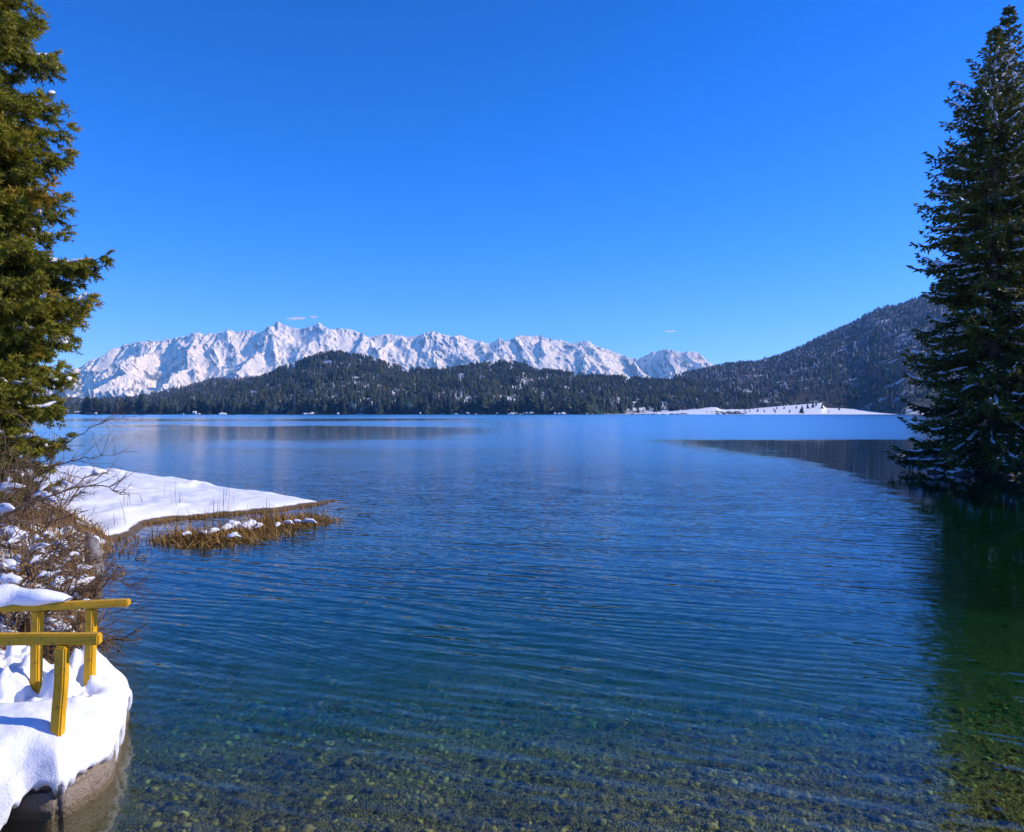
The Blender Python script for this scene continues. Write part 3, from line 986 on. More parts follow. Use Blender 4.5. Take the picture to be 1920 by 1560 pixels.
spA = spruce(HA, profR(HA, 0.87), 11, 35, 11, (SPIN_V, SPIN_F), 0.29, 0.048, 0.175, 0.5, NEEDLE_DARK, 'spruce_tree',
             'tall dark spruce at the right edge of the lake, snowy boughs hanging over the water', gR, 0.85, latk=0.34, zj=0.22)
spA.location = (xat(1862, DA), DA, zA)
HB = zat(14, DB) - 0.9
spB = spruce(HB, profR(HB, 0.72), 23, 38, 9, (SPIN_V, SPIN_F), 0.29, 0.050, 0.20, 2.5, NEEDLE_DARK, 'spruce_tree',
             'tallest narrow spruce on the right, its thin pointed top above the spruce beside it', gR, 0.7, latk=0.36, zj=0.22)
spB.location = (xat(1889, DB), DB, 0.9)
spC = copy_tree(spB); spC.location = (xat(1945, 48), 48, 0.9); spC.rotation_euler.z = 2.1
spC.scale = (1.1, 1.1, (zat(105, 48) - 0.9) / HB)
spC['label'] = 'spruce cut off by the right edge of the photo, shorter than the two beside it'
for i, (x, y, k, rz) in enumerate(((34.5, 41.3, 0.60, 1.0), (38.5, 42.0, 0.70, 4.0), (43, 42, 0.8, 2.9), (36.5, 37, 0.5, 5.2), (44, 50, 0.8, 0.4))):
    o = copy_tree(spB if i % 2 else spA); o.location = (x, y, 1.4); o.scale = (k * 1.15, k * 1.15, k); o.rotation_euler.z = rz
    o['label'] = 'spruce of the stand further along the right bank'

# left bank
gL = 'spruces on the left bank'
BR = brush_template(11, 3)
HL = 19.0
Dl = 17.5
profL = [(0, 1.7), (1.5, 2.0), (3.5, 2.25), (5.2, 2.5), (6.5, 2.45), (8, 2.1), (10, 1.75), (12, 1.5), (15, 1.0), (18, 0.45), (19, 0.1)]
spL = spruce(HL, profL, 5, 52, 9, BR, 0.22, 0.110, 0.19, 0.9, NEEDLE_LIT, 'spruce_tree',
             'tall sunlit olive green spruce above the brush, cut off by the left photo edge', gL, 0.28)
spL.location = (xat(-62, Dl), Dl, 1.0)
o = copy_tree(spL); o.location = (-18.8, 21.5, 1.6); o.rotation_euler.z = 2.4; o.scale = (1.1, 1.1, 1.05)
o['label'] = 'spruce behind the sunlit olive spruce, mostly outside the left photo edge'

# ------------------------------------------------------------------ shrubs, grass, reeds
def shrub(name, label, cat, loc, stems, height, spread, seed, mat=TWIG, lean=(0, 0), levels=3, r0=0.018, group=None, tint0=0.4):
    r = np.random.default_rng(seed)
    root = thing(name, label, cat, loc, 0, group)
    acc = Acc(); tips = []

    def grow(p, d, L, rad, lev):
        m = 6; pts = [p]; q = p.copy(); dd = d / np.linalg.norm(d)
        for i in range(m - 1):
            dd = dd + r.normal(0, 0.16, 3) + np.array([0, 0, -0.05 if lev < levels else 0.02])
            dd /= np.linalg.norm(dd)
            q = q + dd * L / (m - 1); pts.append(q.copy())
        pts = np.array(pts)
        V, Fc = tube(pts, np.linspace(rad, rad * 0.45, m), 4 if lev == levels else 3)
        acc.add(V, Fc, np.clip(tint0 + r.normal(0, 0.2), 0, 1))
        tips.append((pts, lev))
        if lev > 0:
            for _ in range(r.integers(3, 6)):
                i = r.integers(1, m)
                nd = dd + r.normal(0, 0.65, 3)
                grow(pts[i], nd, L * r.uniform(0.35, 0.65), rad * 0.55, lev - 1)
    for k in range(stems):
        a = r.random() * 2 * PI
        d = np.array([math.cos(a) * spread + lean[0], math.sin(a) * spread + lean[1], 1.0]) + r.normal(0, 0.1, 3)
        p = np.array([r.normal(0, 0.15), r.normal(0, 0.15), -0.1])
        grow(p, d, height * r.uniform(0.6, 1.0), r0, levels)
    acc.build('branches', mat, root)
    return root, tips, r


LUMPS = []
for k in range(6):
    V = ICO3[0].copy()
    dsp = np.array([mnoise.noise(Vector(v) * 1.3 + Vector((k * 7, 1, 2))) + 0.4 * mnoise.noise(Vector(v) * 3.1 + Vector((k * 5, 9, 2))) for v in V])
    V = V * (1 + 0.62 * dsp)[:, None] * np.array([1.0, 0.62, 0.55])
    V[:, 2] -= 0.25 * V[:, 0] ** 2
    me_o = mesh_np('snow_lump', V, ICO3[1], SNOW_SMOOTH)
    LUMPS.append(me_o.data); bpy.data.objects.remove(me_o)


def lumps(root, tips, r, n, smin, smax):
    sel = [p for p, lev in tips if lev >= 1]
    for k in range(n):
        p = sel[r.integers(0, len(sel))]; i = r.integers(2, len(p)); q = p[i]; d = p[i] - p[i - 1]
        if bank_z(np.array([root.location.x + q[0]]), np.array([root.location.y + q[1]]))[0] < 0.12: continue
        o = bpy.data.objects.new('snow_lump', LUMPS[r.integers(0, len(LUMPS))]); COL.objects.link(o); o.parent = root
        s = smin * (smax / smin) ** r.random()
        o.location = (q[0], q[1], q[2] + 0.25 * s); o.scale = (s * r.uniform(1.0, 1.9), s * r.uniform(0.8, 1.1), s * r.uniform(0.7, 1.0))
        o.rotation_euler = (r.normal(0, 0.25), -math.atan2(d[2], math.hypot(d[0], d[1])) * 0.4, math.atan2(d[1], d[0]))


QUAD = (np.array([[-.5, 0, 0], [0, -.32, .08], [.5, 0, .02], [0, .32, .1]]), np.array([[0, 1, 2], [0, 2, 3]]))


def leaves(root, tips, r, n, size, mat=LEAF):
    sel = [p for p, lev in tips if lev <= 1]
    P = np.array([sel[r.integers(0, len(sel))][r.integers(1, 6)] for _ in range(n)]) + r.normal(0, 0.02, (n, 3))
    A = r.normal(size=(n, 3)); A /= np.linalg.norm(A, axis=1)[:, None]; B = np.cross(A, r.normal(size=(n, 3))); B /= np.linalg.norm(B, axis=1)[:, None]
    sz = size * r.uniform(0.6, 1.4, n)[:, None]
    V, Fc = scatter(QUAD[0], QUAD[1], P, A * sz, B * sz, np.cross(A, B) * sz)
    ac = Acc(); ac.add(V, Fc, np.repeat(r.random(n), 4)); ac.build('dry_leaves', mat, root, False)['kind'] = 'stuff'


def gz(x, y):
    return float(max(bank_z(np.array([x]), np.array([y]))[0], 0.0))


def on_bank(px, D):
    x = xat(px, D); return (x, D, gz(x, D))


# (px, D, stems, height, spread, seed, lean, lumps, leaves, label)
SHR = [
    (60, 15.5, 9, 1.7, 0.5, 31, (0.2, 0), 3, 90, 'tall bare twiggy shrub under the left spruce, against the lake'),
    (-20, 13.5, 9, 1.7, 0.5, 32, (0.1, 0), 6, 120, 'bare shrub at the left photo edge with a tall cap of snow on top'),
    (70, 13.0, 8, 1.1, 0.7, 33, (0.5, -0.1), 9, 160, 'shrub with long dark boughs reaching right over the snowy spit'),
    (20, 11.5, 9, 1.0, 0.7, 34, (0.2, -0.1), 14, 260, 'low brown shrub loaded with snow lumps, midway down the left bank'),
    (110, 11.8, 8, 0.9, 0.8, 35, (0.4, -0.2), 10, 220, 'snow laden shrub beside the grey stump at the water'),
    (40, 9.6, 9, 0.85, 0.8, 36, (0.1, -0.1), 10, 420, 'low shrub with rusty leaves just behind the rear yellow rail'),
    (130, 9.9, 8, 0.75, 0.9, 37, (0.5, 0.0), 6, 160, 'tangled grey shrub reaching over the water right of the rear yellow rail'),
]
for px, D, st, hh, sp_, sd_, lean, nl, nlv, lab in SHR:
    root, tips, r = shrub('shrub', lab, 'shrub', on_bank(px, D), st + 4, hh, sp_, sd_, lean=lean, group='bare shrubs on the left bank')
    lumps(root, tips, r, int(nl * 2.0), 0.03, 0.15); leaves(root, tips, r, nlv, 0.045)


def bough(pts, seed, name, label, rad=0.02):
    """one long bare branch reaching out, with twigs"""
    r = np.random.default_rng(seed)
    root = thing(name, label, 'branch', pts[0])
    P = np.array(pts) - np.array(pts[0]); acc = Acc()
    s = np.linspace(0, 1, 14); q = np.linspace(0, 1, len(P))
    C = np.stack([np.interp(s, q, P[:, k]) for k in range(3)], -1) + r.normal(0, 0.015, (14, 3))
    V, Fc = tube(C, np.linspace(rad, rad * 0.25, 14), 5); acc.add(V, Fc, 0.15)
    T = C[-1] - C[0]; T /= np.linalg.norm(T)
    for k in range(22):
        i = r.integers(3, 14); d = T + r.normal(0, 0.6, 3); L = r.uniform(0.2, 0.75) * (1.2 - i / 20)
        d /= np.linalg.norm(d); m = np.linspace(0, 1, 5)[:, None]
        tp_ = C[i] + d * L * m + np.array([0, 0, 0.12 * L]) * m ** 2 + r.normal(0, 0.012, (5, 3)) * m
        V, Fc = tube(tp_, np.linspace(rad * 0.4, rad * 0.12, 5), 3); acc.add(V, Fc, 0.2)
        for _ in range(3):
            j = r.integers(1, 5); d2 = d + r.normal(0, 0.6, 3); d2 /= np.linalg.norm(d2)
            V, Fc = tube(tp_[j] + d2 * L * 0.4 * np.linspace(0, 1, 3)[:, None], [rad * 0.16, rad * 0.13, rad * 0.08], 3); acc.add(V, Fc, 0.25)
    acc.build('twigs', TWIG, root)
    return root


def pt(px, py, D): return (xat(px, D), D, zat(py, D))


bough([pt(-20, 985, 11.5), pt(60, 940, 11.7), pt(130, 918, 12), pt(185, 908, 12.3), pt(225, 925, 12.6)], 1, 'bare_branch', 'dark arching bare branch reaching right across the snowy spit', 0.022)
bough([pt(60, 900, 13.5), pt(110, 870, 13.5), pt(170, 858, 13.5), pt(228, 850, 13.6)], 2, 'bare_branch', 'thin twiggy branch pointing right over the lake above the spit', 0.014)
bough([pt(120, 835, 14.5), pt(170, 800, 14.5), pt(200, 790, 14.5), pt(232, 783, 14.6)], 3, 'bare_branch', 'uppermost straight twig pointing right under the left spruce', 0.010)
bough([pt(150, 1110, 9.7), pt(190, 1078, 9.8), pt(230, 1090, 9.9), pt(275, 1105, 10.0)], 4, 'bare_branch', 'grey twig hanging over blue water above the yellow rail end', 0.010)
bough([pt(150, 1190, 9.3), pt(200, 1150, 9.4), pt(240, 1142, 9.5), pt(262, 1150, 9.6)], 5, 'bare_branch', 'thin twig low over the water just right of the yellow rail end', 0.008)


def blades(name, P, hgt, lean_amt, seed, mat, width, parent=None, droop=0.5):
    """curved dry blades, one mesh"""
    r = np.random.default_rng(seed); n = len(P); acc = Acc()
    az = r.random(n) * 2 * PI; L = hgt * r.uniform(0.45, 1.15, n) * (0.45 + 1.1 * fbm(P[:, 0] * 1.7 + 5, P[:, 1] * 1.7, 3)); ln = lean_amt * r.uniform(0.2, 1.4, n)
    s = np.array([0, 0.35, 0.7, 1.0])
    hx = ln[:, None] * L[:, None] * s ** 1.6; hz_ = L[:, None] * (s - droop * ln[:, None] * s ** 2.2)
    cx = P[:, None, 0] + np.cos(az)[:, None] * hx; cy = P[:, None, 1] + np.sin(az)[:, None] * hx; cz = P[:, None, 2] + hz_
    C = np.stack([cx, cy, cz], -1)
    sd2 = np.stack([-np.sin(az), np.cos(az), 0 * az], -1)
    w = width * r.uniform(0.6, 1.4, n)[:, None] * np.array([1, 0.9, 0.6, 0.12])
    V = np.stack([C - sd2[:, None] * w[:, :, None], C + sd2[:, None] * w[:, :, None]], 2).reshape(-1, 3)
    b = (np.arange(n) * 8)[:, None, None]
    Fq = np.array([[0, 1, 3, 2], [2, 3, 5, 4], [4, 5, 7, 6]])[None] + b
    return mesh_np(name, V, Fq.reshape(-1, 4), mat, parent, False, {'tint': np.repeat(np.clip(r.normal(0.5, 0.25, n), 0, 1), 8)})


# dry grass over the left bank
k = 9000
gx = rng.uniform(-12.5, -4.6, k); gy = rng.uniform(8.6, 19.5, k)
zz = bank_z(gx, gy); keep = (zz > 0.0) & (fbm(gx * 0.9, gy * 0.9, 3) > 0.36)
P = np.stack([gx, gy, zz - 0.02], -1)[keep]
tag(blades('dry_grass', P, 0.34, 0.9, 3, DRY, 0.008), 'tangled dry brown grass covering the left bank', 'grass', kind='stuff')

# reed clump in the water
root = thing('reed_clump', 'clump of matted golden reeds standing in the water in front of the snowy spit', 'reeds', (0, 0, 0))
cl = []
for px, py, rx, ry, m in ((345, 1012, 0.8, 0.7, 900), (400, 1013, 0.9, 0.8, 1300), (455, 1002, 1.0, 0.9, 1400), (505, 988, 0.9, 0.8, 1100), (550, 980, 0.9, 0.7, 900), (585, 978, 0.6, 0.5, 500)):
    c = wpt(px, py)
    cl.append(np.stack([rng.normal(c[0], rx * 0.5, m), rng.normal(c[1], ry * 0.5, m), np.full(m, -0.1)], -1))
P = np.concatenate(cl)
a = blades('reed_stems', P, 0.60, 1.15, 8, DRY, 0.011, root, 0.72); a['kind'] = 'stuff'
for px, py, s in ((425, 982, 0.15), (438, 978, 0.22), (455, 980, 0.17), (470, 976, 0.20), (485, 978, 0.13), (540, 972, 0.12), (556, 970, 0.10), (578, 970, 0.15), (400, 988, 0.13),
                  (380, 990, 0.11), (437, 996, 0.12), (520, 976, 0.11), (350, 992, 0.10)):
    c = wpt(px, py + 2, 0.3)
    o = bpy.data.objects.new('snow_lump', LUMPS[int(px) % 6]); COL.objects.link(o); o.parent = root
    o.location = (c[0], c[1], 0.20 + 0.3 * s); o.scale = (s * 1.3, s, s * 0.75); o.rotation_euler = (0, 0, px)
# thin stalks standing on the snow
sp = []
for px, py, m, w in ((330, 950, 7, 12), (400, 955, 8, 14), (430, 950, 6, 12), (470, 955, 5, 12), (505, 952, 6, 10), (550, 950, 6, 10), (300, 930, 3, 10), (250, 960, 4, 20), (230, 985, 5, 20), (380, 968, 14, 60), (500, 962, 16, 60)):
    for _ in range(m):
        q = wpt(px + random.uniform(-w, w), py + random.uniform(-6, 8), 0.2)
        z = float(spit_z(np.array([q[0]]), np.array([q[1]]))[0]); sp.append((q[0], q[1], z - 0.03))
tag(blades('dry_stalks', np.array(sp), 0.75, 0.22, 12, DRY, 0.008), 'thin dry stalks standing in the snow of the spit', 'grass', kind='stuff')
# fringe of dead grass along the water edge of the spit
ep = []
E = np.array([wpt(*p)[:2] for p in ((255, 988), (330, 975), (430, 967), (520, 958), (590, 948), (622, 939))])
for k in range(900):
    f = random.random() * (len(E) - 1); i = int(f); q = E[i] + (E[i + 1] - E[i]) * (f - i)
    ep.append((q[0] + random.gauss(0, 0.12), q[1] + random.gauss(0, 0.15), 0.0))
ep2 = [(wpt(px, py)[0], wpt(px, py)[1], 0.0) for px, py in [(random.uniform(170, 260), random.uniform(1005, 1040)) for _ in range(350)]]
tag(blades('dry_grass', np.array(ep + ep2), 0.16, 1.2, 14, DRY, 0.008), 'low fringe of dead grass along the muddy edge of the spit', 'grass', kind='stuff')

# grey stump at the water
root = thing('wooden_stump', 'weathered grey wooden stump standing at the water edge beside the brush', 'stump', (xat(174, 15.0), 15.0, -0.2))
STUMP = m_bark('grey_weathered_wood', (0.14, 0.13, 0.125), (0.34, 0.32, 0.30), 8)
V, Fc = tube([(0, 0, -0.3), (0.01, 0, 0.3), (-0.02, 0.01, 0.7), (-0.01, 0, 0.93), (0.0, 0, 0.98)], [0.19, 0.17, 0.14, 0.11, 0.03], 9)
V = V * (1 + 0.2 * np.array([mnoise.noise(Vector(v) * 6) for v in V]))[:, None]
ac = Acc(); ac.add(V, Fc); ac.build('wood', STUMP, root)
o = bpy.data.objects.new('snow_lump', LUMPS[2]); COL.objects.link(o); o.parent = root; o.location = (0.0, 0, 0.95); o.scale = (0.10, 0.12, 0.08)

# ------------------------------------------------------------------ jetty, snow and yellow railings
JP = [(-8.2, 6.0), (-3.56, 6.0), (-3.41, 6.45), (-3.54, 6.87), (-3.97, 7.95), (-4.2, 8.15), (-8.2, 8.2)]
jetty = thing('jetty', 'concrete jetty block with thick snow on top standing in the shallow water', 'jetty')
bm = bmesh.new()
lo = [bm.verts.new((x, y, -0.8)) for x, y in JP]; hi = [bm.verts.new((x, y, 0.25)) for x, y in JP]
bm.faces.new(hi); bm.faces.new(lo[::-1])
for i in range(len(JP)):
    j = (i + 1) % len(JP); bm.faces.new((lo[i], lo[j], hi[j], hi[i]))
bmesh.ops.bevel(bm, geom=[e for e in bm.edges if abs(e.verts[0].co.z - e.verts[1].co.z) > 0.5 or e.verts[0].co.z > 0 and e.verts[1].co.z > 0], offset=0.05, segments=3, affect='EDGES')
bmesh.ops.triangulate(bm, faces=bm.faces[:])
for _ in range(5):
    bmesh.ops.subdivide_edges(bm, edges=[e for e in bm.edges if e.calc_length() > 0.12], cuts=1)
    bmesh.ops.triangulate(bm, faces=bm.faces[:])
bm.normal_update()
for v in bm.verts:
    v.co += v.normal * (0.035 * mnoise.noise(v.co * 4) + 0.015 * mnoise.noise(v.co * 13))
me = bpy.data.meshes.new('block'); bm.to_mesh(me); bm.free(); me.materials.append(CONC)
for p in me.polygons: p.use_smooth = True
o = bpy.data.objects.new('block', me); COL.objects.link(o); o.parent = jetty


def jd(x, y):
    d = poly_sdf(x, y, JP) + 0.06 * (fbm(x * 6, y * 6, 2) - 0.5) + 0.05 * (fbm(x * 2.2 + 5, y * 2.2, 2) - 0.5)
    return d + sst(-3.68, -4.05, x) * 0.42 * sst(6.9, 6.1, y)      # slumped over the front on the left


def jsnow(x, y, d):
    th = 0.09 + 0.20 * np.sqrt(np.clip(1 - (1 - np.clip(d / 0.30, 0, 1)) ** 2, 0, 1))
    th = th + 0.14 * np.exp(-(((x + 4.3) / 0.55) ** 2 + ((y - 6.4) / 0.35) ** 2)) * sst(0, 0.4, d)
    tr = sst(6.70, 6.95, y + 0.25 * (x + 3.9)) * sst(-3.70, -3.95, x + 0.25 * (y - 7))
    hol = fbm(x * 4.2 + 3, y * 3.6 + 9, 3)
    th = th + sst(0.1, 0.4, d) * tr * (0.75 * (hol - 0.44)) + 0.10 * (fbm(x * 2 + 7, y * 2, 3) - 0.5) * sst(0, 0.3, d)
    th = th + 0.045 * sst(0.0, 0.15, d) * (fbm(x * 11, y * 11, 3) - 0.5) * (0.35 + tr) + 0.08 * tr * sst(0.1, 0.3, d) * (ridged(x * 2.2, y * 2.2, 3) - 0.45)
    z = 0.26 + np.maximum(th * 1.12, 0.03)
    sl = sst(-3.68, -4.05, x) * sst(6.45, 6.0, y)
    return z - 0.33 * sl * sst(0.48, 0.0, d)


g_ = 0.024
xs = np.arange(-8.2, -3.2, g_); ys = np.arange(5.4, 8.75, g_)
Xg, Yg = np.meshgrid(xs, ys, indexing='ij'); dg = jd(Xg, Yg)
Fq = grid_faces(len(xs), len(ys))[:, ::-1]
Fq = Fq[(dg.reshape(-1)[Fq] > 0).sum(axis=1) >= 2]; used, inv = np.unique(Fq, return_inverse=True); Fq = inv.reshape(Fq.shape)
vx = Xg.reshape(-1)[used]; vy = Yg.reshape(-1)[used]
bc = {}
for f in Fq:
    for q in range(4):
        e = (int(f[q]), int(f[(q + 1) % 4]))
        if (e[1], e[0]) in bc: del bc[(e[1], e[0])]
        else: bc[e] = 1
bv = np.unique(np.array(list(bc)))
for _ in range(3):      # pull the outline onto the smooth edge of the drift
    e = 0.01; dd = jd(vx[bv], vy[bv])
    gx = (jd(vx[bv] + e, vy[bv]) - jd(vx[bv] - e, vy[bv])) / (2 * e); gy = (jd(vx[bv], vy[bv] + e) - jd(vx[bv], vy[bv] - e)) / (2 * e)
    gl = np.maximum(gx * gx + gy * gy, 0.3)
    vx[bv] -= dd * gx / gl; vy[bv] -= dd * gy / gl
gl = np.sqrt(gx * gx + gy * gy) + 1e-6; ox, oy = -gx / gl, -gy / gl
vz = jsnow(vx, vy, np.maximum(jd(vx, vy), 0))
V = [np.stack([vx, vy, vz], -1)]; Fs = [Fq]
remap = {int(v): i for i, v in enumerate(bv)}
drip = 0.5 + 2.6 * np.clip(fbm(vx[bv] * 13 + 2, vy[bv] * 13, 2) - 0.47, 0, 1) * 2 + 0.6 * fbm(vx[bv] * 4, vy[bv] * 4, 2)
prev = bv; nb = len(used)
for o_, dz in ((0.018, 0.02), (0.026, 0.045), (0.022, 0.075), (0.006, 0.105), (-0.03, 0.125), (-0.10, 0.12)):
    V.append(np.stack([vx[bv] + ox * o_, vy[bv] + oy * o_, vz[bv] - dz * drip], -1))
    cur = nb + np.arange(len(bv)); nb += len(bv)
    ia = np.array([[remap[a_], remap[b_]] for a_, b_ in bc])
    Fs.append(np.stack([prev[ia[:, 1]], prev[ia[:, 0]], cur[ia[:, 0]], cur[ia[:, 1]]], -1)); prev = cur
so_ = mesh_np('snow_cover', np.concatenate(V), np.concatenate(Fs), SNOW_SMOOTH, jetty)


def beam(a, b, w, h, mat, name, parent, bev=0.012, seed=0):
    """squared timber from a to b, w across and h deep"""
    a = Vector(a); b = Vector(b); L = (b - a).length
    bm = bmesh.new(); bmesh.ops.create_cube(bm, size=1)
    for v in bm.verts: v.co = Vector((v.co.x * w, v.co.y * h, v.co.z * L))
    bmesh.ops.bevel(bm, geom=bm.edges[:], offset=bev, segments=2, affect='EDGES')
    bmesh.ops.subdivide_edges(bm, edges=[e for e in bm.edges if e.calc_length() > L * 0.5], cuts=10, use_grid_fill=True)
    for v in bm.verts:
        v.co.x += 0.006 * mnoise.noise(Vector((seed, 0, v.co.z * 3))); v.co.y += 0.006 * mnoise.noise(Vector((0, seed + 5, v.co.z * 3)))
    me = bpy.data.meshes.new(name); bm.to_mesh(me); bm.free(); me.materials.append(mat)
    o = bpy.data.objects.new(name, me); COL.objects.link(o); o.parent = parent
    d = (b - a).normalized()
    up = Vector((0, 0, 1)) if abs(d.z) < 0.9 else Vector((0.12, 1, 0)).normalized()
    y = (up - d * up.dot(d)).normalized(); x = y.cross(d)
    o.matrix_basis = Matrix((x, y, d)).transposed().to_4x4(); o.location = (a + b) / 2
    return o


rf = thing('railing', 'front yellow wooden railing with one stout post rising from the jetty snow', 'railing', group='yellow railings on the jetty')
beam((-5.9, 6.28, 1.335), (-3.38, 6.30, 1.335), 0.08, 0.092, YELLOW, 'rail', rf, seed=1)
beam((-3.72, 6.24, 0.3), (-3.665, 6.26, 1.288), 0.095, 0.075, YELLOW, 'post', rf, seed=2)
beam((-5.5, 6.24, 0.3), (-5.5, 6.26, 1.284), 0.13, 0.10, YELLOW, 'post', rf, seed=3)
rr = thing('railing', 'rear yellow wooden railing on two posts, its top rail half covered by snow', 'railing', group='yellow railings on the jetty')
ra, rb_ = Vector((-6.3, 7.05, 1.33)), Vector((-3.72, 7.46, 1.345))
beam(ra, rb_, 0.10, 0.066, YELLOW, 'rail', rr, seed=4)


def onr(f): return ra + (rb_ - ra) * f


for f, s in ((0.868, 5), (0.685, 6), (0.1, 7)):
    q = onr(f); beam((q.x - 0.03, q.y, 0.3), (q.x, q.y, 1.302), 0.085, 0.085, YELLOW, 'post', rr, seed=s)
# snow lying on the rear rail
acc = Acc(); s = np.linspace(0.02, 0.79, 40)
C = np.array([onr(f)[:] for f in s])
hh = 0.055 + 0.06 * fbm(s * 14, s * 0 + 3, 3) * 1.4
hh *= np.clip((0.80 - s) / 0.10, 0.15, 1) * np.clip(s / 0.03, 0.2, 1)
C[:, 2] += 0.045 + hh * 0.55; C[:, 1] -= 0.02 * np.sin(s * 40)
V, Fc = tube(C, 1.0, 12)
V = V.reshape(40, 12, 3); V = C[:, None] + (V - C[:, None]) * np.stack([np.full(40, 0.085) + 0.02 * np.sin(s * 37), np.full(40, 0.085) + 0.02 * np.sin(s * 37), hh], -1)[:, None]
acc.add(V.reshape(-1, 3), Fc); acc.build('snow_strip', SNOW_SMOOTH, rr)

# ------------------------------------------------------------------ stones under the water
def stones(n, y0, y1, smin, smax, seed, V0, F0, xmul=0.78):
    r = np.random.default_rng(seed)
    y = y0 + (y1 - y0) * r.random(n) ** 1.3; x = r.uniform(-1, 1, n) * xmul * y
    z = bed_z(x, y)
    s = smin * (smax / smin) ** (r.random(n) ** 2.8)
    k = poly_sdf(x, y, JP) < -0.1
    x, y, z, s = x[k], y[k], z[k], s[k]; n = len(x)
    a = r.random(n) * 6.28
    A = np.stack([np.cos(a), np.sin(a), r.normal(0, .15, n)], -1) * (s * r.uniform(0.9, 1.5, n))[:, None]
    B = np.stack([-np.sin(a), np.cos(a), r.normal(0, .15, n)], -1) * (s * r.uniform(0.6, 1.0, n))[:, None]
    C = np.stack([0 * s, 0 * s, s * r.uniform(0.35, 0.7, n)], -1)
    V, Fc = scatter(V0, F0, np.stack([x, y, z + 0.15 * s], -1), A, B, C)
    V = V + r.normal(0, 0.10, V.shape) * np.repeat(s, len(V0))[:, None]
    return V, Fc, np.repeat(np.clip(r.normal(0.38, 0.27, n) + 0.9 * (fbm(x * 0.9, y * 1.6, 3) - 0.5), 0, 1), len(V0))


V0, F0 = ICO1
acc = Acc()
acc.add(*stones(17000, 4.6, 9.5, 0.010, 0.062, 1, V0, F0)); acc.add(*stones(6500, 8.5, 17, 0.018, 0.08, 2, V0, F0))
tag(acc.build('pebbles', PEBBLE), 'pebbles covering the lake bed under clear shallow water', 'pebbles', kind='stuff')
for px, py, s, tn, lab in ((455, 1452, 0.16, 0.62, 'largest rounded brown stone on the lake bed, with a dark shaded side'),
                           (505, 1459, 0.085, 0.05, 'dark stone close to the right of the largest brown lake bed stone'),
                           (418, 1497, 0.09, 0.05, 'dark stone nearer the shore than the largest brown lake bed stone'),
                           (548, 1330, 0.11, 0.12, 'dark stone on the lake bed farther out than the largest brown stone')):
    s *= 0.55; tn = min(tn, 0.42); p = wpt(px, py, -0.42); V = ICO3[0] * np.array([s * 1.5, s, s * 0.75])
    V = V * (1 + 0.22 * np.array([mnoise.noise(Vector(v) * 1.4 + Vector((px, 0, 0))) + 0.3 * mnoise.noise(Vector(v) * 5) for v in ICO3[0]]))[:, None]
    ac = Acc(); ac.add(V, ICO3[1], tn); o = ac.build('stone', PEBBLE); o.location = (p[0], p[1], float(bed_z(np.array([p[0]]), np.array([p[1]]))[0]) + s * 0.3)
    tag(o, lab, 'stone', 'larger stones on the lake bed')

# snow covered rocks at the foot of the right spruces
for px, py, s, lab in ((1908, 872, 0.9, 'large snow capped boulder at the right photo edge under the spruces'),
                       (1800, 878, 0.42, 'low snow capped rock at the waterline under the tall right spruce'),
                       (1752, 874, 0.35, 'small snow capped rock at the tip of the right bank')):
    c = wpt(px, py + 14)
    root = thing('rock', lab, 'rock', (c[0] + 0.5, c[1] + 0.8, 0.0), px)
    V = ICO3[0] * np.array([s * 1.3, s, s * 0.8]); V = V * (1 + 0.2 * np.array([mnoise.noise(Vector(v) * 1.5 + Vector((px, 3, 0))) for v in ICO3[0]]))[:, None]
    ac = Acc(); ac.add(V, ICO3[1]); ac.build('stone', BARK, root)
    o = bpy.data.objects.new('snow_cap', LUMPS[int(px) % 6]); COL.objects.link(o); o.parent = root; o.location = (0, 0, s * 0.55); o.scale = (s * 1.2, s * 1.3, s * 0.6)

# twigs floating off the tip of the spit
for px, py, L, a, lab in ((650, 955, 1.0, 0.5, 'pale twig lying in the water just off the tip of the spit'),
                          (680, 966, 0.7, -0.1, 'short dark twig floating off the spit, farther out than the pale twig'),
                          (620, 978, 1.1, 0.15, 'reed stem floating beside the right end of the golden reed clump'),
                          (262, 1048, 0.35, 1.1, 'dark sprig sticking out of the water left of the reed clump')):
    c = wpt(px, py); r = np.random.default_rng(px)
    d = np.array([math.cos(a), math.sin(a) * 0.6, 0.12]); s = np.linspace(-0.5, 0.5, 7)[:, None]
    C = d * s * L + r.normal(0, 0.02, (7, 3)); acc = Acc()
    V, Fc = tube(C, np.linspace(0.018, 0.006, 7), 4); acc.add(V, Fc, 0.5)
    for _ in range(7):
        i = r.integers(1, 7); d2 = r.normal(0, 1, 3); d2[2] = abs(d2[2]) * 0.6
        V, Fc = tube(C[i] + d2 * 0.1 * np.linspace(0, 1, 3)[:, None], [0.01, 0.008, 0.003], 3); acc.add(V, Fc, 0.4)
    o = acc.build('floating_twig', TWIG); o.location = (c[0], c[1], 0.02); tag(o, lab, 'twig')

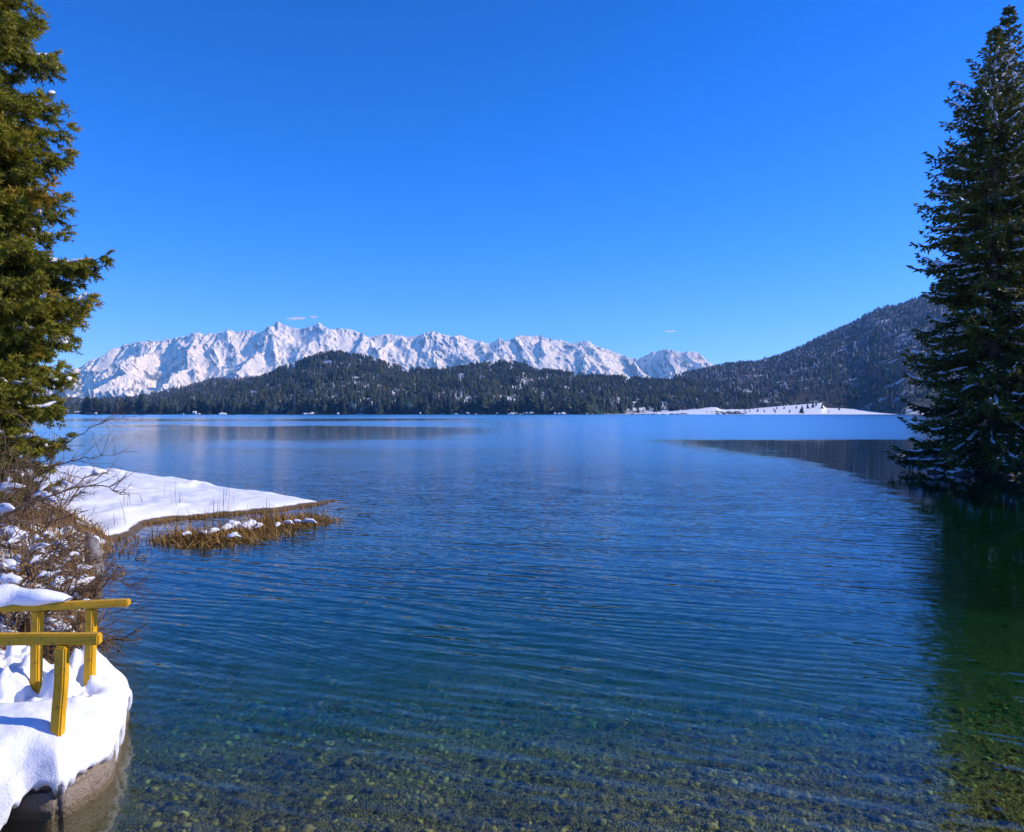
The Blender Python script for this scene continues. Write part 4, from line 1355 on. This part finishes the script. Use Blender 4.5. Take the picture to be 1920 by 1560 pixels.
# ------------------------------------------------------------------ small things on the far shore
acc = Acc(); V, Fc = CONI[1]; acc.add(V, Fc, 0.1)
proto = acc.build('small_conifer', FOREST, None, False)
first = True
for px, f, h in ((1421, .35, 6), (1430, .4, 5), (1446, .45, 6), (1452, .3, 8), (1462, .5, 5), (1472, .42, 6), (1484, .35, 8), (1490, .5, 7), (1497, .3, 9), (1502, .22, 12), (1512, .4, 10),
                 (1518, .5, 9), (1526, .45, 12), (1534, .6, 10), (1541, .4, 11), (1508, .12, 11), (1555, .3, 6), (1395, .45, 5), (1405, .5, 5), (1570, .5, 7), (1610, .6, 6)):
    o = proto if first else proto.copy()
    if not first: COL.objects.link(o)
    first = False
    h *= random.uniform(0.4, 0.8)
    o.location = beach_pt(px + random.uniform(-6, 6), min(0.75, max(0.1, f + random.uniform(-0.18, 0.2)))); o.scale = (h * 1.7, h * 1.7, h); o.rotation_euler.z = px
    tag(o, 'small dark conifer standing alone on the white snow field of the far shore', 'tree', 'small conifers on the far snow field')
# dark rocks where the snow field meets the water
acc = Acc()
for k in range(90):
    px = random.choice([random.gauss(1365, 16), random.gauss(1365, 16), random.uniform(1180, 1290)])
    p = beach_pt(min(max(px, 1150), 1680), random.uniform(0.05, 0.45) if px > 1300 else random.uniform(0.02, 0.12))
    acc.add(ICO1[0] * np.array([4, 3, 1.3]) * random.uniform(0.4, 1.0) + np.array(p[:]), ICO1[1], random.uniform(0.7, 0.95))
tag(acc.build('dark_scrub', FOREST), 'patch of dark scrub and stones low on the far snow field', 'scrub', kind='stuff')
# snow at the foot of the far forest
acc = Acc()
for k in range(45):
    px = random.uniform(170, 1160) if k % 4 == 0 else random.choice([925, 990, 1060, 365, 420, 965, 575]) + random.gauss(0, 7)
    D = random.uniform(912, 928)
    acc.add(ICO1[0] * np.array([random.uniform(0.7, 2.6), 2, random.uniform(0.4, 1.5)]) + np.array([xat(px, D), D, random.uniform(0.2, 2.0)]), ICO1[1])
tag(acc.build('shore_snow', SNOW_SMOOTH), 'patches of snow along the foot of the far forest', 'snow', kind='stuff')
# hut on the far shore
WHITE = m_tint('hut_white_wall', [(0, (0.75, 0.74, 0.72)), (1, (0.75, 0.74, 0.72))]); DARK = m_tint('hut_dark_opening', [(0, (0.06, 0.04, 0.03)), (1, (0.06, 0.04, 0.03))])
hut = thing('hut', 'tiny white hut at the foot of the far forest, on the left shore', 'hut', (xat(365, 918), 918, 0.2))


def boxmesh(name, a, b, mat, parent):
    a = np.array(a, float); b = np.array(b, float)
    c = np.array([[i, j, k] for i in (0, 1) for j in (0, 1) for k in (0, 1)])
    return mesh_np(name, a + (b - a) * c, [[0, 1, 3, 2], [4, 6, 7, 5], [0, 4, 5, 1], [2, 3, 7, 6], [0, 2, 6, 4], [1, 5, 7, 3]], mat, parent, False)


boxmesh('wall', (-3.5, -2.5, 0), (3.5, 2.5, 4), WHITE, hut)
mesh_np('roof', np.array([(-4, -3, 4.004), (4, -3, 4.004), (4, 3, 4.004), (-4, 3, 4.004), (-4, 0, 6.4), (4, 0, 6.4)], float),
        np.array([[0, 1, 5], [0, 5, 4], [2, 3, 4], [2, 4, 5], [1, 2, 5], [3, 0, 4], [0, 3, 2], [0, 2, 1]]), SNOW, hut, False)
boxmesh('door', (-0.8, -2.56, 0), (0.8, -2.45, 2.6), DARK, hut)
hut.scale = (0.5, 0.6, 0.6)
